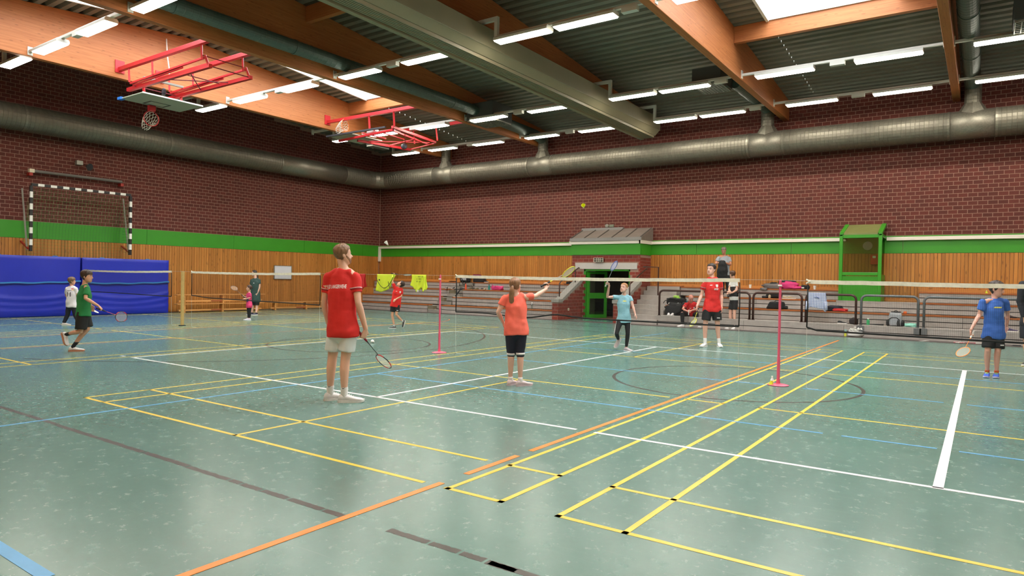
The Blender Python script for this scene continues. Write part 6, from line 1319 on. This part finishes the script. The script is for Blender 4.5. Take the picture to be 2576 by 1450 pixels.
for key in ('man_red', 'man_seated', 'boy_red'):
    sc = .8 if key == 'boy_red' else 1; decal(key, ([(u*sc, v*sc) for u, v in shield[0]], shield[1]), .075*sc, .10*sc, PRW, 'club_crest', 1)
    decal(key, patch(.05*sc, .014*sc, 4, 2, .02), -.06*sc, .085*sc, PRW, 'chest_mark', 1)
decal('man_red', patch(.10, .035, 6, 3, .012), .055, .175, PRW, 'chest_print', 1); decal('man_red', text_tris('SPORT', .026), .055, .184, M('cloth_216_34_30', (216, 34, 30)), 'print_lettering', 1, lift=.006)
decal('boy_blue', patch(.12, .022, 8, 2, .02), -.01, .09, PRY, 'chest_print', 1); decal('girl_blue', ([(-.05, 0), (0, .02), (.05, .0), (0, -.02)], [(0, 1, 2), (0, 2, 3)]), .0, .075, PRY, 'chest_print', 1); decal('girl_blue', patch(.04, .012, 3, 2, .01), -.01, .092, M('cloth_140_190_204', (140, 190, 204)), 'print_gap', 1, lift=.006)
decal('boy_white', text_tris('11', .17), -.0, .215, PRD, 'shirt_number', -1); decal('boy_white', patch(.13, .02, 6, 2), -.0, .055, M('print_grey', (150, 144, 152), .6), 'name_bar', -1)
decal('boy_white', patch(.05, .02, 3, 2), .07, .0, M('print_red', (206, 30, 60), .6), 'shoulder_print', -1); decal('boy_white', patch(.05, .025, 3, 2), .085, .035, M('print_gold', (238, 206, 140), .6), 'shoulder_print', -1)
decal('woman_green', patch(.04, .02, 3, 2), -.02, .1, PRW, 'chest_mark', 1); decal('girl_pink', patch(.16, .12, 6, 6), 0, .2, M('print_purple', (84, 46, 110), .7), 'purple_panel', 1); decal('girl_pink', patch(.2, .12, 6, 6), 0, .2, M('print_purple', (84, 46, 110)), 'purple_panel', -1)
def armband(key, s, f, mat, name, wd=.01, lift=.004):
    P = PEOPLE[key]; a, b = P['J']['s'+s], P['J']['e'+s]; d = (b-a).normalized(); c = lerp(a, b, f); u = d.orthogonal().normalized(); w_ = d.cross(u); n = 28; vs = []; bv = bvh_of(key)
    for i in range(n):
        r = u*math.cos(2*PI*i/n)+w_*math.sin(2*PI*i/n)
        for q in (-wd/2, wd/2):
            o = c+d*q; hit = bv.ray_cast(o+r*.16, -r, .16); p = hit[0] if hit[0] is not None else o+r*.066*P['k']
            if (p-o).length > .085*P['k']: p = o+r*.066*P['k']
            vs.append(p+r*lift)
    MB().add(vs, [(2*i, 2*i+1, (2*i+3) % (2*n), (2*i+2) % (2*n)) for i in range(n)]).build(name, mat, P['root'], smooth=True)
DRED = M('band_dark_red', (150, 14, 26), .7)
for key in ('man_back', 'man_red', 'man_seated'):
    for s in 'LR': armband(key, s, .44, PRW, 'sleeve_stripe', .007); armband(key, s, .475, DRED, 'sleeve_band', .022)
def legband(key, joint0, joint1, f, mat, name, r, wd):
    P = PEOPLE[key]
    for s in 'LR':
        a, b = P['J'][joint0+s], P['J'][joint1+s]; d = (b-a).normalized(); c = lerp(a, b, f); MB().loft([c-d*wd/2, c+d*wd/2], [r, r], P['ac'], 24, False, False).build(name, mat, P['root'], smooth=True)
legband('girl_coral', 'k', 'a', .06, PRW, 'white_band', .0735*PEOPLE['girl_coral']['k'], .03)
P_ = PEOPLE['girl_blue']
for s, sg_ in (('L', -1), ('R', 1)):
    a, b, c = P_['J']['p'+s], P_['J']['k'+s], P_['J']['a'+s]; kk = P_['k']; o_ = P_['ac']*sg_
    MB().tube([a+o_*.1*kk, lerp(a, b, .5)+o_*.083*kk, b+o_*.064*kk, lerp(b, c, .4)+o_*.06*kk, lerp(b, c, .9)+o_*.046*kk], .006, 6).build('side_stripe', PRW, P_['root'])
P_ = PEOPLE['person_white']; m = MB(); q = P_['k']*1.02
m.loft([lerp(P_['pm'], P_['sm'], .2), lerp(P_['pm'], P_['sm'], .5), lerp(P_['pm'], P_['sm'], .78)], [(.178*q, .13*q), (.180*q, .13*q), (.184*q, .132*q)], P_['ac'], 20, False, False); m.build('black_vest', BLACK, P_['root'], smooth=True, mods=skinmods(.012, 3))
P_ = PEOPLE['man_grey']
for key, jn in (('man_red', 'L'), ('boy_red', 'L'), ('boy_blue', 'L')):
    P_ = PEOPLE[key]; a, b = P_['J']['p'+jn], P_['J']['k'+jn]; c = lerp(a, b, .62 if key != 'boy_red' else .52)+P_['fr']*.115*P_['k']; MB().obox(c, P_['ac'], P_['fr'], Vector((0, 0, 1)), .035*P_['k'], .004, .009).build('shorts_logo', PRW, P_['root'])
for s in 'LR':
    P_ = PEOPLE['man_back']; c = lerp(P_['J']['a'+s], P_['J']['k'+s], .2); r_ = -CFW; sd = CRT; m = MB(); o_ = c+r_*.047*P_['k']
    m.tube([o_+sd*-.018+Vector((0, 0, .008)), o_+sd*-.006+Vector((0, 0, -.004)), o_+sd*.02+Vector((0, 0, .008))], [.002, .005, .001], 5); m.build('sock_mark', BLACK, P_['root'])
